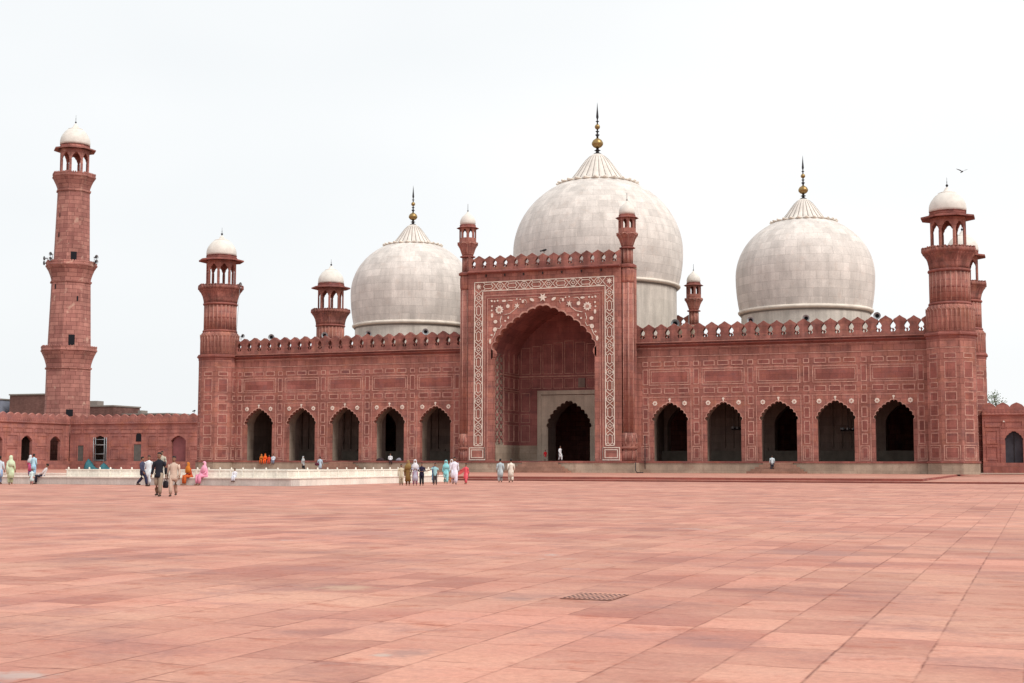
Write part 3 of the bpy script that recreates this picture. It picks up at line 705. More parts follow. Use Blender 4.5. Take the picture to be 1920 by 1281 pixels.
# ---- corner towers
def kiosk_top(sh, c, a_col, z0, z_ar, eave_r, dome_r, dome_z, dome_h, cap, fin_h, rm='red', cols=True):
    """pillared kiosk: z0 floor, z_ar underside of eave"""
    m = MB(); fwid = a_col * math.tan(PI / 8)
    for k in range(8):
        m.xf = Matrix.Translation((c[0], c[1], 0)) @ Matrix.Rotation(k * PI / 4, 4, 'Z')
        hw = fwid * .99; ow = fwid * .80; H = z_ar - z0
        m.prism(arch_wall(-hw, hw, z0, z_ar, arch(ow, z0 + .55 * H, z0 + .87 * H, 0, 3, .06 * fwid, 6)), -a_col, -a_col + .17)
    m.xf = None
    m.build('kiosk', rm, sh)
    m = MB(); m.lathe([(a_col * 1.08, z_ar + .12), (eave_r * 1.085, z_ar - .04), (eave_r * 1.085, z_ar + .12), (a_col * 1.13, z_ar + .3), (a_col * 1.15, z_ar + .42), (a_col * 1.1, z_ar + .46), (a_col * 1.1, z_ar + .6), (a_col * 1.14, z_ar + .64), (a_col * 1.08, z_ar + .72)], 8, c=(c[0], c[1], 0), ph=PI / 8, smooth=False)
    m.lathe([(a_col * 1.0, z_ar - .02), (a_col * 1.05, z_ar + .3)], 8, c=(c[0], c[1], 0), ph=PI / 8, smooth=False)
    m.build('eave', rm if rm != 'red' else 'dark', sh)
    prof = []
    for t in range(13):
        u = t / 12; a = u * PI / 2 * .93
        prof.append((dome_r * (cos(a) ** .85) * (1 + .03 * sin(PI * min(1, u * 2))), dome_z + dome_h * sin(a)))
    m = MB(); m.lathe(prof, 40, c=(c[0], c[1], 0)); m.build('kiosk_dome', 'white', sh)
    zt = dome_z + dome_h * .93
    m = MB(); m.lathe([(dome_r * .48, zt - .12), (dome_r * .5, zt), (dome_r * .3, zt + .12), (dome_r * .2, zt + .35 * cap), (dome_r * .1, zt + .8 * cap), (.04, zt + cap)], 32, c=(c[0], c[1], 0), rf=lambda a: 1 - .05 * abs(cos(8 * a))); m.build('lotus_cap', 'lotus', sh)
    m = MB(); z = zt + cap
    m.lathe([(.04, z - .05), (.06, z + .02), (.13, z + .12), (.13, z + .2), (.03, z + .3), (.025, z + .5 * fin_h), (.06, z + .52 * fin_h), (.02, z + .58 * fin_h), (.012, z + fin_h)], 10, c=(c[0], c[1], 0)); m.build('finial', 'iron', sh)

def corner_tower():
    m = MB(); ap = 2.26
    oc = lambda pr, n=8, mb=m: mb.lathe([(r / cos(PI / 8), z) for r, z in pr], 8, ph=PI / 8, smooth=False)
    oc([(ap, FL), (ap, 13.45)])
    sh = m.build('corner_tower', 'red', hall)
    b = MB(); b.lathe([(r / cos(PI / 8), z) for r, z in ((ap + .12, .3), (ap + .12, 1.36), (ap + .02, 1.37))], 8, ph=PI / 8, smooth=False); b.build('tower_plinth', 'plinth', sh)
    b = MB(); b.lathe([(r / cos(PI / 8), z) for r, z in ((ap + .03, 1.372), (ap + .2, 1.372), (ap + .2, FL), (ap, FL + .04))], 8, ph=PI / 8, smooth=False); b.build('moulding', 'dark', sh); b = MB()
    b.lathe([(r / cos(PI / 8), z) for r, z in ((ap, 13.4), (ap + .05, 13.5), (ap + .06, 13.7), (ap + .2, 13.78), (ap + .2, 13.95), (ap + .1, 14.02), (ap + .1, 14.12), (ap - .05, 14.15))], 8, ph=PI / 8, smooth=False)
    b.build('moulding', 'dark', sh)
    l = MB()
    for Mx in facets():
        l.xf = Mx
        pil_panels(sh, 0, .56, -ap, .78, Mx)
        l.box(-.9, .9, -ap - .03, -ap, 12.5, 12.58)
    l.build('trim_lines', 'line', sh)
    b = MB()
    b.lathe([(.985, 14.15), (1.0, 14.2), (1.0, 15.8), (1.02, 16.3), (.97, 16.6), (.9, 16.8)], 192, rf=lambda a: 2.27 * (1 - .045 * (1 - abs(sin(16 * a)) ** .6)))
    b.lathe([(1.0, 17.1), (1.0, 20.05)], 192, rf=lambda a: 1.9 * (1 - .05 * (1 - abs(sin(12 * a)) ** .6)))
    b.build('fluted_shaft', 'red', sh)
    b = MB(); o1 = lambda a: 2.275; o2 = lambda a: 1.905
    for i in range(32):
        a = 2 * PI * i / 32 + PI / 32; r = o1(a); b.tube([(r * cos(a), r * sin(a), 14.2), (r * cos(a), r * sin(a), 15.9), (r * 1.015 * cos(a), r * 1.015 * sin(a), 16.25)], .035, 4)
        a2 = a + PI / 32; r2 = o1(a2) * 1.02; b.tube([(r * 1.015 * cos(a), r * 1.015 * sin(a), 16.2), (r2 * cos(a2), r2 * sin(a2), 16.5), (r * 1.015 * cos(a + PI / 16), r * 1.015 * sin(a + PI / 16), 16.2)], .025, 4)
    for i in range(24):
        a = 2 * PI * i / 24 + PI / 24; r = o2(a); b.tube([(r * cos(a), r * sin(a), 17.1), (r * cos(a), r * sin(a), 20.05)], .04, 4)
    b.build('shaft_ribs', 'line', sh)
    b = MB()
    for z in (16.78, 20.05): b.lathe([(r, z + h) for r, h in ((1.85, 0), (2.02, .04), (2.07, .16), (2.0, .27), (1.86, .32))], 48)
    b.lathe([(r, z) for r, z in ((1.87, 18.47), (1.915, 18.49), (1.915, 18.56), (1.87, 18.58))], 48)
    b.build('shaft_ring', 'dark', sh)
    b = MB(); b.lathe([(1.86, 20.36), (1.9, 20.7), (2.0, 21.15), (2.2, 21.6), (2.4, 21.85), (2.42, 21.95), (2.54, 22.0), (2.54, 22.4), (2.4, 22.42)], 192, rf=lambda a: octr(1)(a) * (1 - .03 * abs(cos(20 * a))))
    b.build('flared_balcony', 'worn', sh)
    b = MB()
    for Mx in facets():
        b.xf = Mx
        for k in range(6):
            x = -.86 + k * .345
            h_ = rnd.uniform(.5, 1.1); b.prism([(x - .16, 22.4), (x + .16, 22.4), (x + .16, 22.44), (x + .09, 22.4 + .12 * h_), (x, 22.4 + .2 * h_), (x - .09, 22.4 + .12 * h_), (x - .16, 22.44)], -2.52, -2.4)
    b.xf = None; b.lathe([(2.3, 22.38), (2.3, 22.44)], 8, ph=PI / 8, smooth=False)
    b.build('balcony_merlons', 'worn', sh)
    kiosk_top(sh, (0, 0), 1.66, 22.4, 25.45, 2.5, 1.78, 26.12, 2.05, .62, .95)
    return sh
tw = corner_tower(); tw.location = (41.85, 0, 0)
for x, y in ((-41.85, 0), (41.85, 27.5), (-41.85, 27.5)):
    c = copy_tree(tw, hall); c.location = (x, y, 0)

# ------------------------------------------------------------------ tall minaret at the courtyard corner
mi = empty('corner_minaret', (-87.3, 29, 0), label='tall tapering red sandstone minaret rising behind the left courtyard corner', cat='minaret')
def ocl(mb, pr): mb.lathe([(r / cos(PI / 8), z) for r, z in pr], 8, ph=PI / 8, smooth=False)
def mshaft(z0, z1, a0, a1):
    m = MB(); ocl(m, [(a0, z0), (a1, z1)]); return m.build('shaft', 'min', mi)
mshaft(0, 15.3, 3.2, 3.1); mshaft(18.4, 28.4, 3.02, 2.75); mshaft(31.3, 42.4, 2.55, 2.27)
def mbalc(z0, z1, a0, a1):
    m = MB(); h = z1 - z0
    ocl(m, [(a0, z0 - .15), (a0 + .16, z0 - .12), (a0 + .18, z0 + .12), (a0, z0 + .15), (a0 + .06, z0 + .2 * h), (a0 + .25, z0 + .42 * h), (a0 + .48, z0 + .62 * h), (a1 - .16, z0 + .76 * h), (a1 - .12, z0 + .8 * h), (a1, z0 + .83 * h), (a1, z0 + .9 * h), (a1 - .08, z0 + .91 * h), (a1 - .06, z1), (a1 - .25, z1 + .002)])
    b = m.build('balcony', 'min', mi)
    q = MB()
    for Mx in facets():
        q.xf = Mx; hw = a1 * math.tan(PI / 8); n = 8
        for k in range(n):
            x = -hw + (k + .5) * 2 * hw / n; w_ = hw / n * .9
            q.prism([(x - w_, z1), (x + w_, z1), (x + w_, z1 + .08), (x + w_ * .5, z1 + .2), (x, z1 + .27), (x - w_ * .5, z1 + .2), (x - w_, z1 + .08)], -a1 + .02, -a1 + .16)
    q.build('balcony_merlons', 'min', b)
mbalc(15.4, 18.5, 3.1, 3.95); mbalc(28.5, 31.4, 2.75, 3.64); mbalc(42.5, 45.0, 2.27, 3.08)
def mwin(z, hw, h, ap_, k=1, u=0):
    a = MB(); a.xf = Matrix.Rotation(k * PI / 4, 4, 'Z'); a.box(u - hw, u + hw, -ap_ - .05, -ap_ + .3, z, z + h); o = a.build('window', 'blackm', mi)
    return o
mwin(31.45, .42, 1.5, 2.53); mwin(18.75, .45, 1.6, 2.99); mwin(8.15, .5, 1.0, 3.14)
for z, u, k, w_ in ((38.2, -.5, 0, .06), (35.2, -.5, 0, .06), (27.3, -.6, 0, .08), (25.5, .7, 1, .1)): mwin(z, w_, .7, 2.36 + (38 - z) * .04, k, u)
kiosk_top(mi, (0, 0), 2.06, 45.0, 48.9, 2.95, 2.22, 49.7, 2.75, .95, 1.3, 'min')

# ------------------------------------------------------------------ galleries round the court
def gallery(root, Mx, x0, x1, arches, skip=()):
    """local frame: wall front at y=0 facing -y, along x"""
    m = MB(); xs = sorted(arches, key=lambda a: a[0]); prev = x0
    edges = [x0] + [(xs[i][0] + xs[i + 1][0]) / 2 for i in range(len(xs) - 1)] + [x1]
    for i, (cx, w_, zs, za, zf, kind) in enumerate(xs):
        a = arch(w_, zs, za, cx, 4, .06, 5)
        m.prism(arch_wall(edges[i], edges[i + 1], zf, 6.75, a), 0, .45)
        if kind != 'blank': m.box(edges[i], edges[i + 1], 0, .45, .3, zf)
    m.xf = None
    wall = m.build('wall', 'gal', root)
    m = MB(); m.box(x0, x1, -.5, -.003, .3, 1.0); m.box(x0, x1, -.35, -.003, 1.0, 1.45); m.build('plinth', 'gal', root)
    m = MB(); m.prismx([(.4, 6.75), (-.02, 6.75), (-.05, 6.82), (-.2, 6.86), (-.22, 6.98), (-.1, 7.02), (-.06, 7.05), (-.06, 7.75), (.4, 7.75)], x0, x1)
    n = int((x1 - x0) / .42)
    for k in range(n):
        x = x0 + (k + .5) * (x1 - x0) / n; m.prism([(x - .11, 7.12), (x + .11, 7.12), (x + .13, 7.4), (x, 7.62), (x - .13, 7.4)], -.1, -.055)
    m.build('cornice', 'gal', root)
    m = MB(); n = int((x1 - x0) / 1.45)
    for k in range(n):
        x = x0 + (k + .5) * (x1 - x0) / n; w_ = (x1 - x0) / n / 2
        m.prism([(x - w_, 7.75), (x + w_, 7.75), (x + w_ * .96, 7.85), (x + w_ * .75, 8.02), (x + w_ * .4, 8.16), (x, 8.28), (x - w_ * .4, 8.16), (x - w_ * .75, 8.02), (x - w_ * .96, 7.85)], .02, .34)
    m.build('parapet', 'gal', root)
    m = MB(); p = MB()
    x = x0 + .4
    stops = []
    for i, (cx, w_, zs, za, zf, kind) in enumerate(xs):
        if kind != 'blank': m.frame(cx - w_ - .45, cx + w_ + .45, zf - .1, za + .45, .09, -.05, -.001)
        stops.append((cx - w_ - .6, cx + w_ + .6, kind))
    cur = x0 + .3
    for a_, b_, kind in stops + [(x1 - .2, x1, 'end')]:
        gap = a_ - cur
        if gap > .9:
            n = max(1, round(gap / 1.75)); wd = gap / n
            for k in range(n):
                xa, xb = cur + k * wd + .12, cur + (k + 1) * wd - .12
                if any(xa < b_k and xb > a_k for a_k, b_k in skip): continue
                for z0, z1 in ((1.75, 3.35), (3.6, 5.15)): p.frame(xa, xb, z0, z1, .1, -.06, -.001)
        cur = b_ if kind != 'blank' else a_
    q = x0 + .3
    while q + 1.5 < x1: p.frame(q, q + 1.9, 5.5, 6.2, .09, -.06, -.001); q += 2.15
    p.build('panel_frames', 'gal', root)
    if m.f: m.build('arch_frame', 'gal', root)
    # rooms behind
    m = MB(); m.box(x0, x1, .46, 6, 6.9, 7.4); m.box(x0, x1, 5.5, 6, .3, 6.9); m.box(x0, x1, .46, 5.5, .3, 1.3)
    for e in edges[1:-1]: m.box(e - .3, e + .3, .46, 5.5, 1.3, 6.9)
    m.build('rooms', 'plaster', root)
    root.matrix_world = Mx
    return wall

# west wall left of the hall (front at Y=25)
gw = empty('gallery_wall', label='red sandstone court wall left of the hall, one arch with scaffold and one with mauve door', cat='wall', group='walls round the courtyard')
W = gallery(gw, Matrix.Translation((0, 25, 0)), -83.4, -44.2, [(-78.1, 1.3, 4.3, 5.2, 1.4, 'arch'), (-64.6, 1.3, 4.2, 5.15, 1.45, 'arch'), (-53, 1.25, 4.2, 5.1, 1.5, 'arch')], [(-82.1, -80.7), (-72.3, -70.6)])
m = MB(); m.prism([(-65.75, 1.45), (-63.45, 1.45), (-63.45, 4.2), (-63.8, 4.8), (-64.6, 5.1), (-65.4, 4.8), (-65.75, 4.2)], .35, .5); m.build('door', 'mauve', gw)
for nm, x0, x1, z0, z1, mt in (('door', -81.9, -80.9, 1.5, 3.75, 'door'), ('door', -72.1, -70.85, 1.5, 3.9, 'door')):
    m = MB(); m.box(x0, x1, -.03, -.002, z0, z1); dd = m.build(nm, mt, gw)
    q = MB(); q.frame(x0 - .12, x1 + .12, z0 - .12, z1 + .12, .115, -.09, -.002); q.build('door_frame', 'gal', dd)
m = MB(); m.prism([(-71.8, 4.3), (-70.9, 4.3), (-70.9, 5.2), (-71.1, 5.5), (-71.35, 5.65), (-71.6, 5.5), (-71.8, 5.2)], -.03, -.002); m.build('window', 'blackm', gw)
# south wall running towards the camera on the far left (front at X=-83.5 facing +X)
gs = empty('side_gallery', label='brighter red arcade wall at the far left edge, running back to the court corner', cat='wall', group='walls round the courtyard')
gallery(gs, Matrix.Translation((-83.5, 0, 0)) @ Matrix.Rotation(PI / 2, 4, 'Z'), -26, 24.95, [(x_, 1.15, 4.2, 5.1, 1.55, 'arch') for x_ in (-15, -8.6, -2.4, 3.8, 9.9, 15.9, 21.9)])
# west wall right of the hall
gr = empty('gallery_wall', label='darker red court wall at the right edge with grey arched door', cat='wall', group='walls round the courtyard')
gallery(gr, Matrix.Translation((0, 25, 0)), 43.6, 66, [(46.95, 1.0, 4.0, 5.05, 1.3, 'arch'), (57, 1.4, 4.1, 5.15, 1.35, 'arch')])
m = MB(); m.prism([(45.9, 1.3), (48.0, 1.3), (48.0, 4.05), (47.7, 4.6), (46.95, 5.0), (46.2, 4.6), (45.9, 4.05)], .45, .6); dd = m.build('door', 'slate', gr)
m = MB(); m.box(46.9, 47.0, .4, .449, 1.35, 5.0); m.build('door_seam', 'iron', dd)
m = MB(); m.ball((45.9, -.12, 6.1), .1); m.build('wall_lamp', 'white', gr)

# ------------------------------------------------------------------ marble pool in the court
pool = empty('ablution_pool', (0, 0, 0), label='low white marble pool with seat ledge and knobbed rail in the middle of the court', cat='pool')
PX, PYf, PYb = 11.0, -74.0, -52.5
m = MB(); m.box(-40, PX, PYf, PYf + .95, .003, .40); 
lw_ = m.build('ledge', 'mg', pool)
m = MB(); m.box(PX - .95, PX, PYf + .952, PYb, .003, .40); m.box(-40, PX - .952, PYb - .95, PYb, .003, .40); m.build('ledge', 'mw', pool)
m = MB(); m.box(-40, PX + .05, PYf - .05, PYf + .98, .402, .465); m.box(PX - .98, PX + .05, PYf + .981, PYb + .05, .402, .465); m.box(-40, PX - .981, PYb - .98, PYb + .05, .402, .465); m.build('ledge_coping', 'mw', pool)
m = MB(); fr = MB()
yr = PYf + .62; xr = PX - .62
m.box(-4.7, xr, yr, yr + .12, .467, .84); m.box(xr - .12, xr, yr + .121, PYb - .6, .467, .84); m.box(-4.7, xr - .13, PYb - .72, PYb - .6, .467, .84)
m.box(-4.7, -4.58, yr + .125, PYb - .73, .467, .84)
m.box(-4.74, xr + .05, yr - .04, yr + .16, .842, .9); m.box(xr - .16, xr + .05, yr + .161, PYb - .56, .842, .9)
m.build('rail', 'mw', pool)
x = -4.6; k = 0
while x < xr + .1:
    post = MB(); post.box(x - .05, x + .05, yr - .03, yr - .002, .467, .84); post.lathe([(.055, .9), (.06, .92), (.04, .95), (.055, .98), (.03, 1.01), (.005, 1.03)], 8, c=(x, yr + .06, 0)); post.build('rail_post', 'mw', pool); x += .755
y = yr + 1.2
while y < PYb - .6:
    post = MB(); post.box(xr + .001, xr + .03, y - .06, y + .06, .467, .84); post.lathe([(.055, .9), (.06, .92), (.04, .95), (.055, .98), (.03, 1.01), (.005, 1.03)], 8, c=(xr - .06, y, 0)); post.build('rail_post', 'mw', pool)
    fr.box(xr + .001, xr + .01, y - 1.0, y - .2, .54, .78); y += 1.2
fr.build('rail_panel', 'collar', pool)
m = MB(); m.box(-4.5, xr - .2, yr + .2, PYb - .8, .05, .3); m.build('water', 'water', pool)

# ------------------------------------------------------------------ drain slab
dr = empty('drain_grate', (45.72, -128.15, 0), label='pierced stone drain slab set in the near paving', cat='grate')
m = MB(); m.box(-.25, .25, -.31, .31, .003, .006); m.build('drain_hole', 'blackm', dr)
m = MB(); x0, x1, y0, y1 = -.25, .25, -.31, .31
for k in range(11): x = x0 + k * (x1 - x0) / 10; m.box(x - .009, x + .009, y0, y1, .0062, .0075)
for k in range(6): y = y0 + k * (y1 - y0) / 5; m.box(x0, x1, y - .02, y + .02, .0063, .0074)
m.build('lattice', 'pave', dr)

# ------------------------------------------------------------------ loudspeakers
def horn(loc, az, tilt=0, s=1.0, label='', stem=.5):
    o = empty('loudspeaker', loc, az, label=label, cat='loudspeaker', group='horn loudspeakers on the mosque')
    m = MB(); m.lathe([(.36, 0), (.37, .02), (.33, .04), (.2, .18), (.1, .34), (.07, .45), (.1, .46), (.1, .6), (.04, .62)], 20, cap=False)
    for i, p in enumerate(m.v): m.v[i] = (p[0] * s, (-.3 + p[2]) * s, p[1] * s)
    m.build('horn', 'horn', o)
    m = MB(); m.lathe([(.33, .055), (.19, .19), (.06, .33), (.001, .34)], 20, cap=False)
    for i, p in enumerate(m.v): m.v[i] = (p[0] * s, (-.3 + p[2]) * s, p[1] * s)
    m.build('throat', 'blackm', o)
    m = MB(); m.tube([(0, .25 * s, -stem), (0, .25 * s, 0)], .035, 6); m.build('bracket', 'iron', o)
    return o
for x, az, lb in ((-34.9, .5, 'first loudspeaker from the left tower on the left parapet'), (-27.8, .5, 'loudspeaker on the left parapet in front of the rear tower'), (-22.05, .3, 'loudspeaker on the left parapet at the left edge of the dome'), (-14.85, .3, 'loudspeaker on the left parapet nearest the portal'),
                   (22.1, .1, 'loudspeaker on the right parapet at the left edge of the dome'), (27.8, 0, 'loudspeaker on the right parapet below the middle of the dome'), (34.85, 0, 'loudspeaker on the right parapet past the right edge of the dome')):
    horn((x, .25, 16.08), az, 0, 1, lb, .9)
horn((12.6, 6.0, 16.6), .3, 0, 1.3, 'dark loudspeaker on the roof beside the small rear turret', 2.5)
horn((-39.6, .3, 22.5), 1.6, 0, 1, 'loudspeaker on the balcony of the left front tower', .3)
horn((-39.0, .35, 16.35), 1.2, 0, .7, 'small loudspeaker at the foot of the left front tower shaft', .5)
for dz in (-.0, .72):
    horn((-91.0, 27.6, 31.55 + dz), -1.3, 0, .95, ('lower' if dz == 0 else 'upper') + ' loudspeaker of the pair on the left side of the minaret balcony', .5)
    horn((-83.4, 29.6, 31.6 + dz), 1.4, 0, .95, ('lower' if dz == 0 else 'upper') + ' loudspeaker of the pair on the right side of the minaret balcony', .5)
    horn((-88.2, 25.5, 31.75 + dz), -.1, 0, .85, ('lower' if dz == 0 else 'upper') + ' loudspeaker of the pair on the front of the minaret balcony', .6)
m = MB(); m.tube([(-39.35, .2, 22.2), (-39.5, .2, 19.5), (-39.7, .2, 16.4)], .022, 5); tag(m.build('cable', 'horn'), 'thin pale cable hanging from the left front tower balcony', 'cable')

# downpipe by the portal
m = MB(); m.tube([(10.95, -.7, 4.2), (10.95, -.7, 1.6), (10.95, -.75, .7)], .045, 8); m.tube([(10.5, -2.75, 1.4), (10.5, -2.8, .6), (10.7, -3.0, .36), (11.4, -3.0, .36)], .05, 8)
tag(m.build('drainpipe', 'iron'), 'thin dark drainpipe on the plinth right of the portal', 'pipe')

# chandeliers inside the arches
def chandelier(x, y, z, label):
    o = empty('chandelier', (x, y, z), label=label, cat='chandelier', group='chandeliers inside the hall')
    m = MB(); m.tube([(0, 0, 9.6 - z), (0, 0, .2)], .03, 6); m.build('rod', 'iron', o)
    m = MB(); m.lathe([(.1, .2), (.3, .1), (.75, 0), (.8, .08), (.78, .12), (.2, .25)], 20); m.build('ring', 'iron', o)
    for k in range(8):
        q = MB(); a = k * PI / 4; q.lathe([(.05, .08), (.1, .16), (.08, .34), (.05, .36)], 8, c=(.72 * cos(a), .72 * sin(a), 0)); q.build('lamp_cup', 'horn', o)
chandelier(19.6, 5.5, 4.9, 'dark hanging chandelier in the second arch right of the portal')
chandelier(31.1, 5.5, 4.7, 'dark hanging chandelier in the fourth arch right of the portal')

# ------------------------------------------------------------------ scaffold, tarpaulin
sc_o = empty('scaffold', (-77.6, 24.4, .31), label='grey tube scaffold frame standing in the arch left of the hall', cat='scaffold')
for x in (-1.05, .85):
    for y in (-.1, .35):
        m = MB(); m.tube([(x, y, 0), (x, y, 4.6)], .05, 6); m.build('upright', 'horn', sc_o)
for z in (1.3, 2.2, 3.5, 4.3):
    m = MB(); m.tube([(-1.1, -.1, z), (.9, -.1, z)], .045, 6); m.build('crossbar', 'horn', sc_o)
m = MB(); m.box(-1.0, .8, -.08, .33, 3.56, 3.61); m.build('plank', 'wood', sc_o)
def tarp(cx, cy, L_, h, flip, label):
    m = MB(); n = 14; v = []; f = []
    for i in range(n + 1):
        t = i / n; x = t * L_ * flip; hh = h * (1 - t) ** 1.25 + .05 - .25 * h * sin(PI * t)
        for j in range(5):
            u = j / 4; v.append((cx + x + .05 * sin(9 * t + j), cy - 1.0 * u + .08 * sin(7 * t + 2 * j), .32 + hh * (1 - u ** 1.5 * .9) + .04 * sin(11 * t + 3 * j)))
    for i in range(n):
        for j in range(4): f.append((i * 5 + j, i * 5 + j + 1, (i + 1) * 5 + j + 1, (i + 1) * 5 + j))
    k = len(v); v += [(a, b, .315) for a, b, c in v]
    f2 = [tuple(q + k for q in fc[::-1]) for fc in f]
    ring = [i * 5 for i in range(n + 1)] + [n * 5 + j for j in range(1, 5)] + [i * 5 + 4 for i in range(n - 1, -1, -1)] + [j for j in range(3, 0, -1)]
    sd_ = [(ring[i], ring[(i + 1) % len(ring)], ring[(i + 1) % len(ring)] + k, ring[i] + k) for i in range(len(ring))]
    m.add(v, f + f2 + sd_, True); tag(m.build('tarpaulin', 'teal'), label, 'tarpaulin', 'teal tarpaulins below the scaffold')
tarp(-79.2, 23.9, 2.8, 1.5, 1, 'tall teal tarpaulin slumped at the foot of the scaffold')
tarp(-76.3, 23.6, 2.4, .9, 1, 'low teal tarpaulin sloping to a point right of the scaffold')

# ------------------------------------------------------------------ city behind the court wall
def house(x0, x1, y0, y1, h, mt, label, extra=()):
    o = empty('city_building', ((x0 + x1) / 2, y0, 0), label=label, cat='building', group='city buildings behind the court wall')
    cx = (x0 + x1) / 2
    m = MB(); m.box(x0 - cx, x1 - cx, 0, y1 - y0, -.3, h); m.build('wall', mt, o)
    m = MB(); m.box(x0 - cx - .15, x1 - cx + .15, -.15, y1 - y0 + .15, h, h + .25); m.build('roof', 'groove', o)
    for a, b, z0, z1, mt2, nm in extra:
        m = MB(); m.box(a - cx, b - cx, .3, 2.2, z0, z1); m.build(nm, mt2, o)
    return o
house(-133.8, -125.6, 70, 78, 14.0, 'bwall', 'dark brick house block left of the minaret')
house(-141, -136.0, 70, 76, 13.2, 'bgrey', 'blue grey building cut by the left edge')
house(-117.2, -109.9, 70, 78, 11.6, 'bwall', 'dark brick house right of the minaret with a rooftop tank', [(-115.9, -113.8, 11.7, 12.7, 'groove', 'roof_tank'), (-110.6, -109.95, 9.0, 11.75, 'bgrey', 'end_pillar')])
house(-109.3, -99, 72, 78, 10.1, 'bwall', 'low dark house behind the wall with small chimney', [(-106.2, -105.4, 10.2, 10.9, 'groove', 'chimney')])
house(-125, -118, 74, 80, 10.6, 'wood', 'low brown house directly behind the minaret')
# tree beyond the right wall
tr = empty('tree', (44.3, 60, .75), label='sparse leafy tree top showing over the right court wall', cat='tree')
m = MB(); m.tube([(0, 0, -.3), (.1, 0, 5), (0, .1, 8.6)], [.25, .18, .08], 7); rr = random.Random(3); tips = []
for k in range(9):
    a = rr.uniform(0, 6.28); L_ = rr.uniform(.8, 1.9); z = rr.uniform(7.2, 8.5)
    e = (L_ * cos(a) * 1.1, L_ * sin(a), z + rr.uniform(.9, 2.2)); m.tube([(0, 0, z), (e[0] * .5, e[1] * .5, z + .5), e], [.06, .045, .02], 5); tips.append(e)
m.build('trunk', 'bark', tr)
m = MB()
for e in tips + [(-.9, 0, 8.2), (1.0, 0, 8.3), (.2, .3, 8.7), (-.4, .2, 9)]:
    for k in range(34):
        p = Vector((rr.gauss(e[0], .32), rr.gauss(e[1], .3), rr.gauss(e[2] - .1, .22))); a = Vector((rr.gauss(0, 1), rr.gauss(0, 1), rr.gauss(0, 1))).normalized() * .11; b = a.orthogonal().normalized() * .06
        m.add([p - a, p + b, p + a, p - b], [(0, 1, 2, 3)])
m.build('crown', 'leaf', tr, recalc=False)

# ------------------------------------------------------------------ birds
def bird(loc, rz, sp, label, nm='bird', perched=False):
    m = MB()
    m.tube([(0, -.24, .02), (0, -.2, .03), (0, -.1, .02), (0, .06, 0), (0, .2, -.01), (0, .34, -.02)], [.01, .045, .075, .07, .04, .05], 8)
    if not perched:
        for s in (-1, 1):
            v = [(0, -.1, .03), (0, .08, .02), (s * .32, -.14, .2), (s * .3, .06, .17), (s * .72, .0, .34), (s * .5, .1, .26)]
            v2 = [(a, b, c - .015) for a, b, c in v]
            m.add(v + v2, [(0, 1, 3, 2), (2, 3, 5, 4), (7, 6, 8, 9), (9, 8, 10, 11), (0, 2, 8, 6), (2, 4, 10, 8), (4, 5, 11, 10), (5, 3, 9, 11), (3, 1, 7, 9)])
    else:
        m.tube([(.03, 0, -.05), (.03, 0, -.2)], .012, 4); m.tube([(-.03, 0, -.05), (-.03, 0, -.2)], .012, 4)
    o = m.build('bird', 'iron', loc=loc); o.rotation_euler = (0, 0, rz); o.scale = (sp,) * 3
    return tag(o, label, 'bird')
bird((44.24, -20, 26.0), .5, .75, 'dark bird gliding in the sky above the right tower')
bird((.1, -1.8, 24.3), 1.2, 1.6, 'black bird perched on the portal parapet', perched=True)
bird((-62.2, 25.2, 8.6), 1.0, 1.6, 'black bird perched on the court wall beside the left tower', perched=True)

# ------------------------------------------------------------------ people
FAB = {}
def fab(c):
    if c not in FAB: FAB[c] = plain('cloth_%d' % len(FAB), c, .85, var=.16, scale=7)
    return FAB[c]
SKIN = plain('skin', (.24, .125, .08), .6, var=.08); HAIR = plain('black_hair', (.012, .010, .010), .6); EYE = plain('eye', (.01, .008, .008), .4)
SHOE = plain('dark_leather', (.05, .03, .022), .6)
def loft_head(m, c, s=1):
    rs = []
    for t in range(11):
        u = t / 10; z = -.125 + .245 * u
        prof = [.030, .052, .062, .069, .073, .076, .078, .076, .068, .048, .012][t]
        rs.append((c[0], c[1] + (.012 if u > .45 else -.004), c[2] + z, prof, prof * 1.22))
    m.rings(rs, 14)
    x, y, z = c
    m.add([(x, y - .115, z - .035), (x - .018, y - .078, z - .045), (x + .018, y - .078, z - .045), (x, y - .08, z + .025)], [(0, 2, 3), (0, 3, 1), (0, 1, 2), (1, 3, 2)])
    for sd_ in (-1, 1): m.ball((x + sd_ * .078, y + .005, z - .01), .012, .022, .034, 6, 5)
    m.cur = 1
    for sd_ in (-1, 1): m.ball((x + sd_ * .03, y - .083, z + .012), .012, .008, .008, 6, 4)
    m.cur = 0
def hand(m, w_, d, side):
    """palm, four fingers and a thumb hanging from the wrist along d"""
    d = Vector(d).normalized(); w_ = Vector(w_); fwd = Vector((0, -1, 0)); lat = d.cross(fwd); 
    if lat.length < .1: fwd = Vector((0, 0, -1)); lat = d.cross(fwd)
    lat.normalize(); fwd = lat.cross(d).normalized()
    p = w_ + d * .085
    m.tube([w_ - d * .01, w_ + d * .04, p], [.026, .036, .034], 7)
    for k, ln in enumerate((.068, .078, .072, .056)):
        b = p + fwd * (.027 - .018 * k); m.tube([b - d * .01, b + d * ln * .55, b + d * ln + lat * .012 * side], [.0095, .009, .007], 5)
    b = w_ + d * .03 + fwd * .028; m.tube([b, b + d * .03 + fwd * .022, b + d * .062 + fwd * .03], [.011, .010, .008], 5)

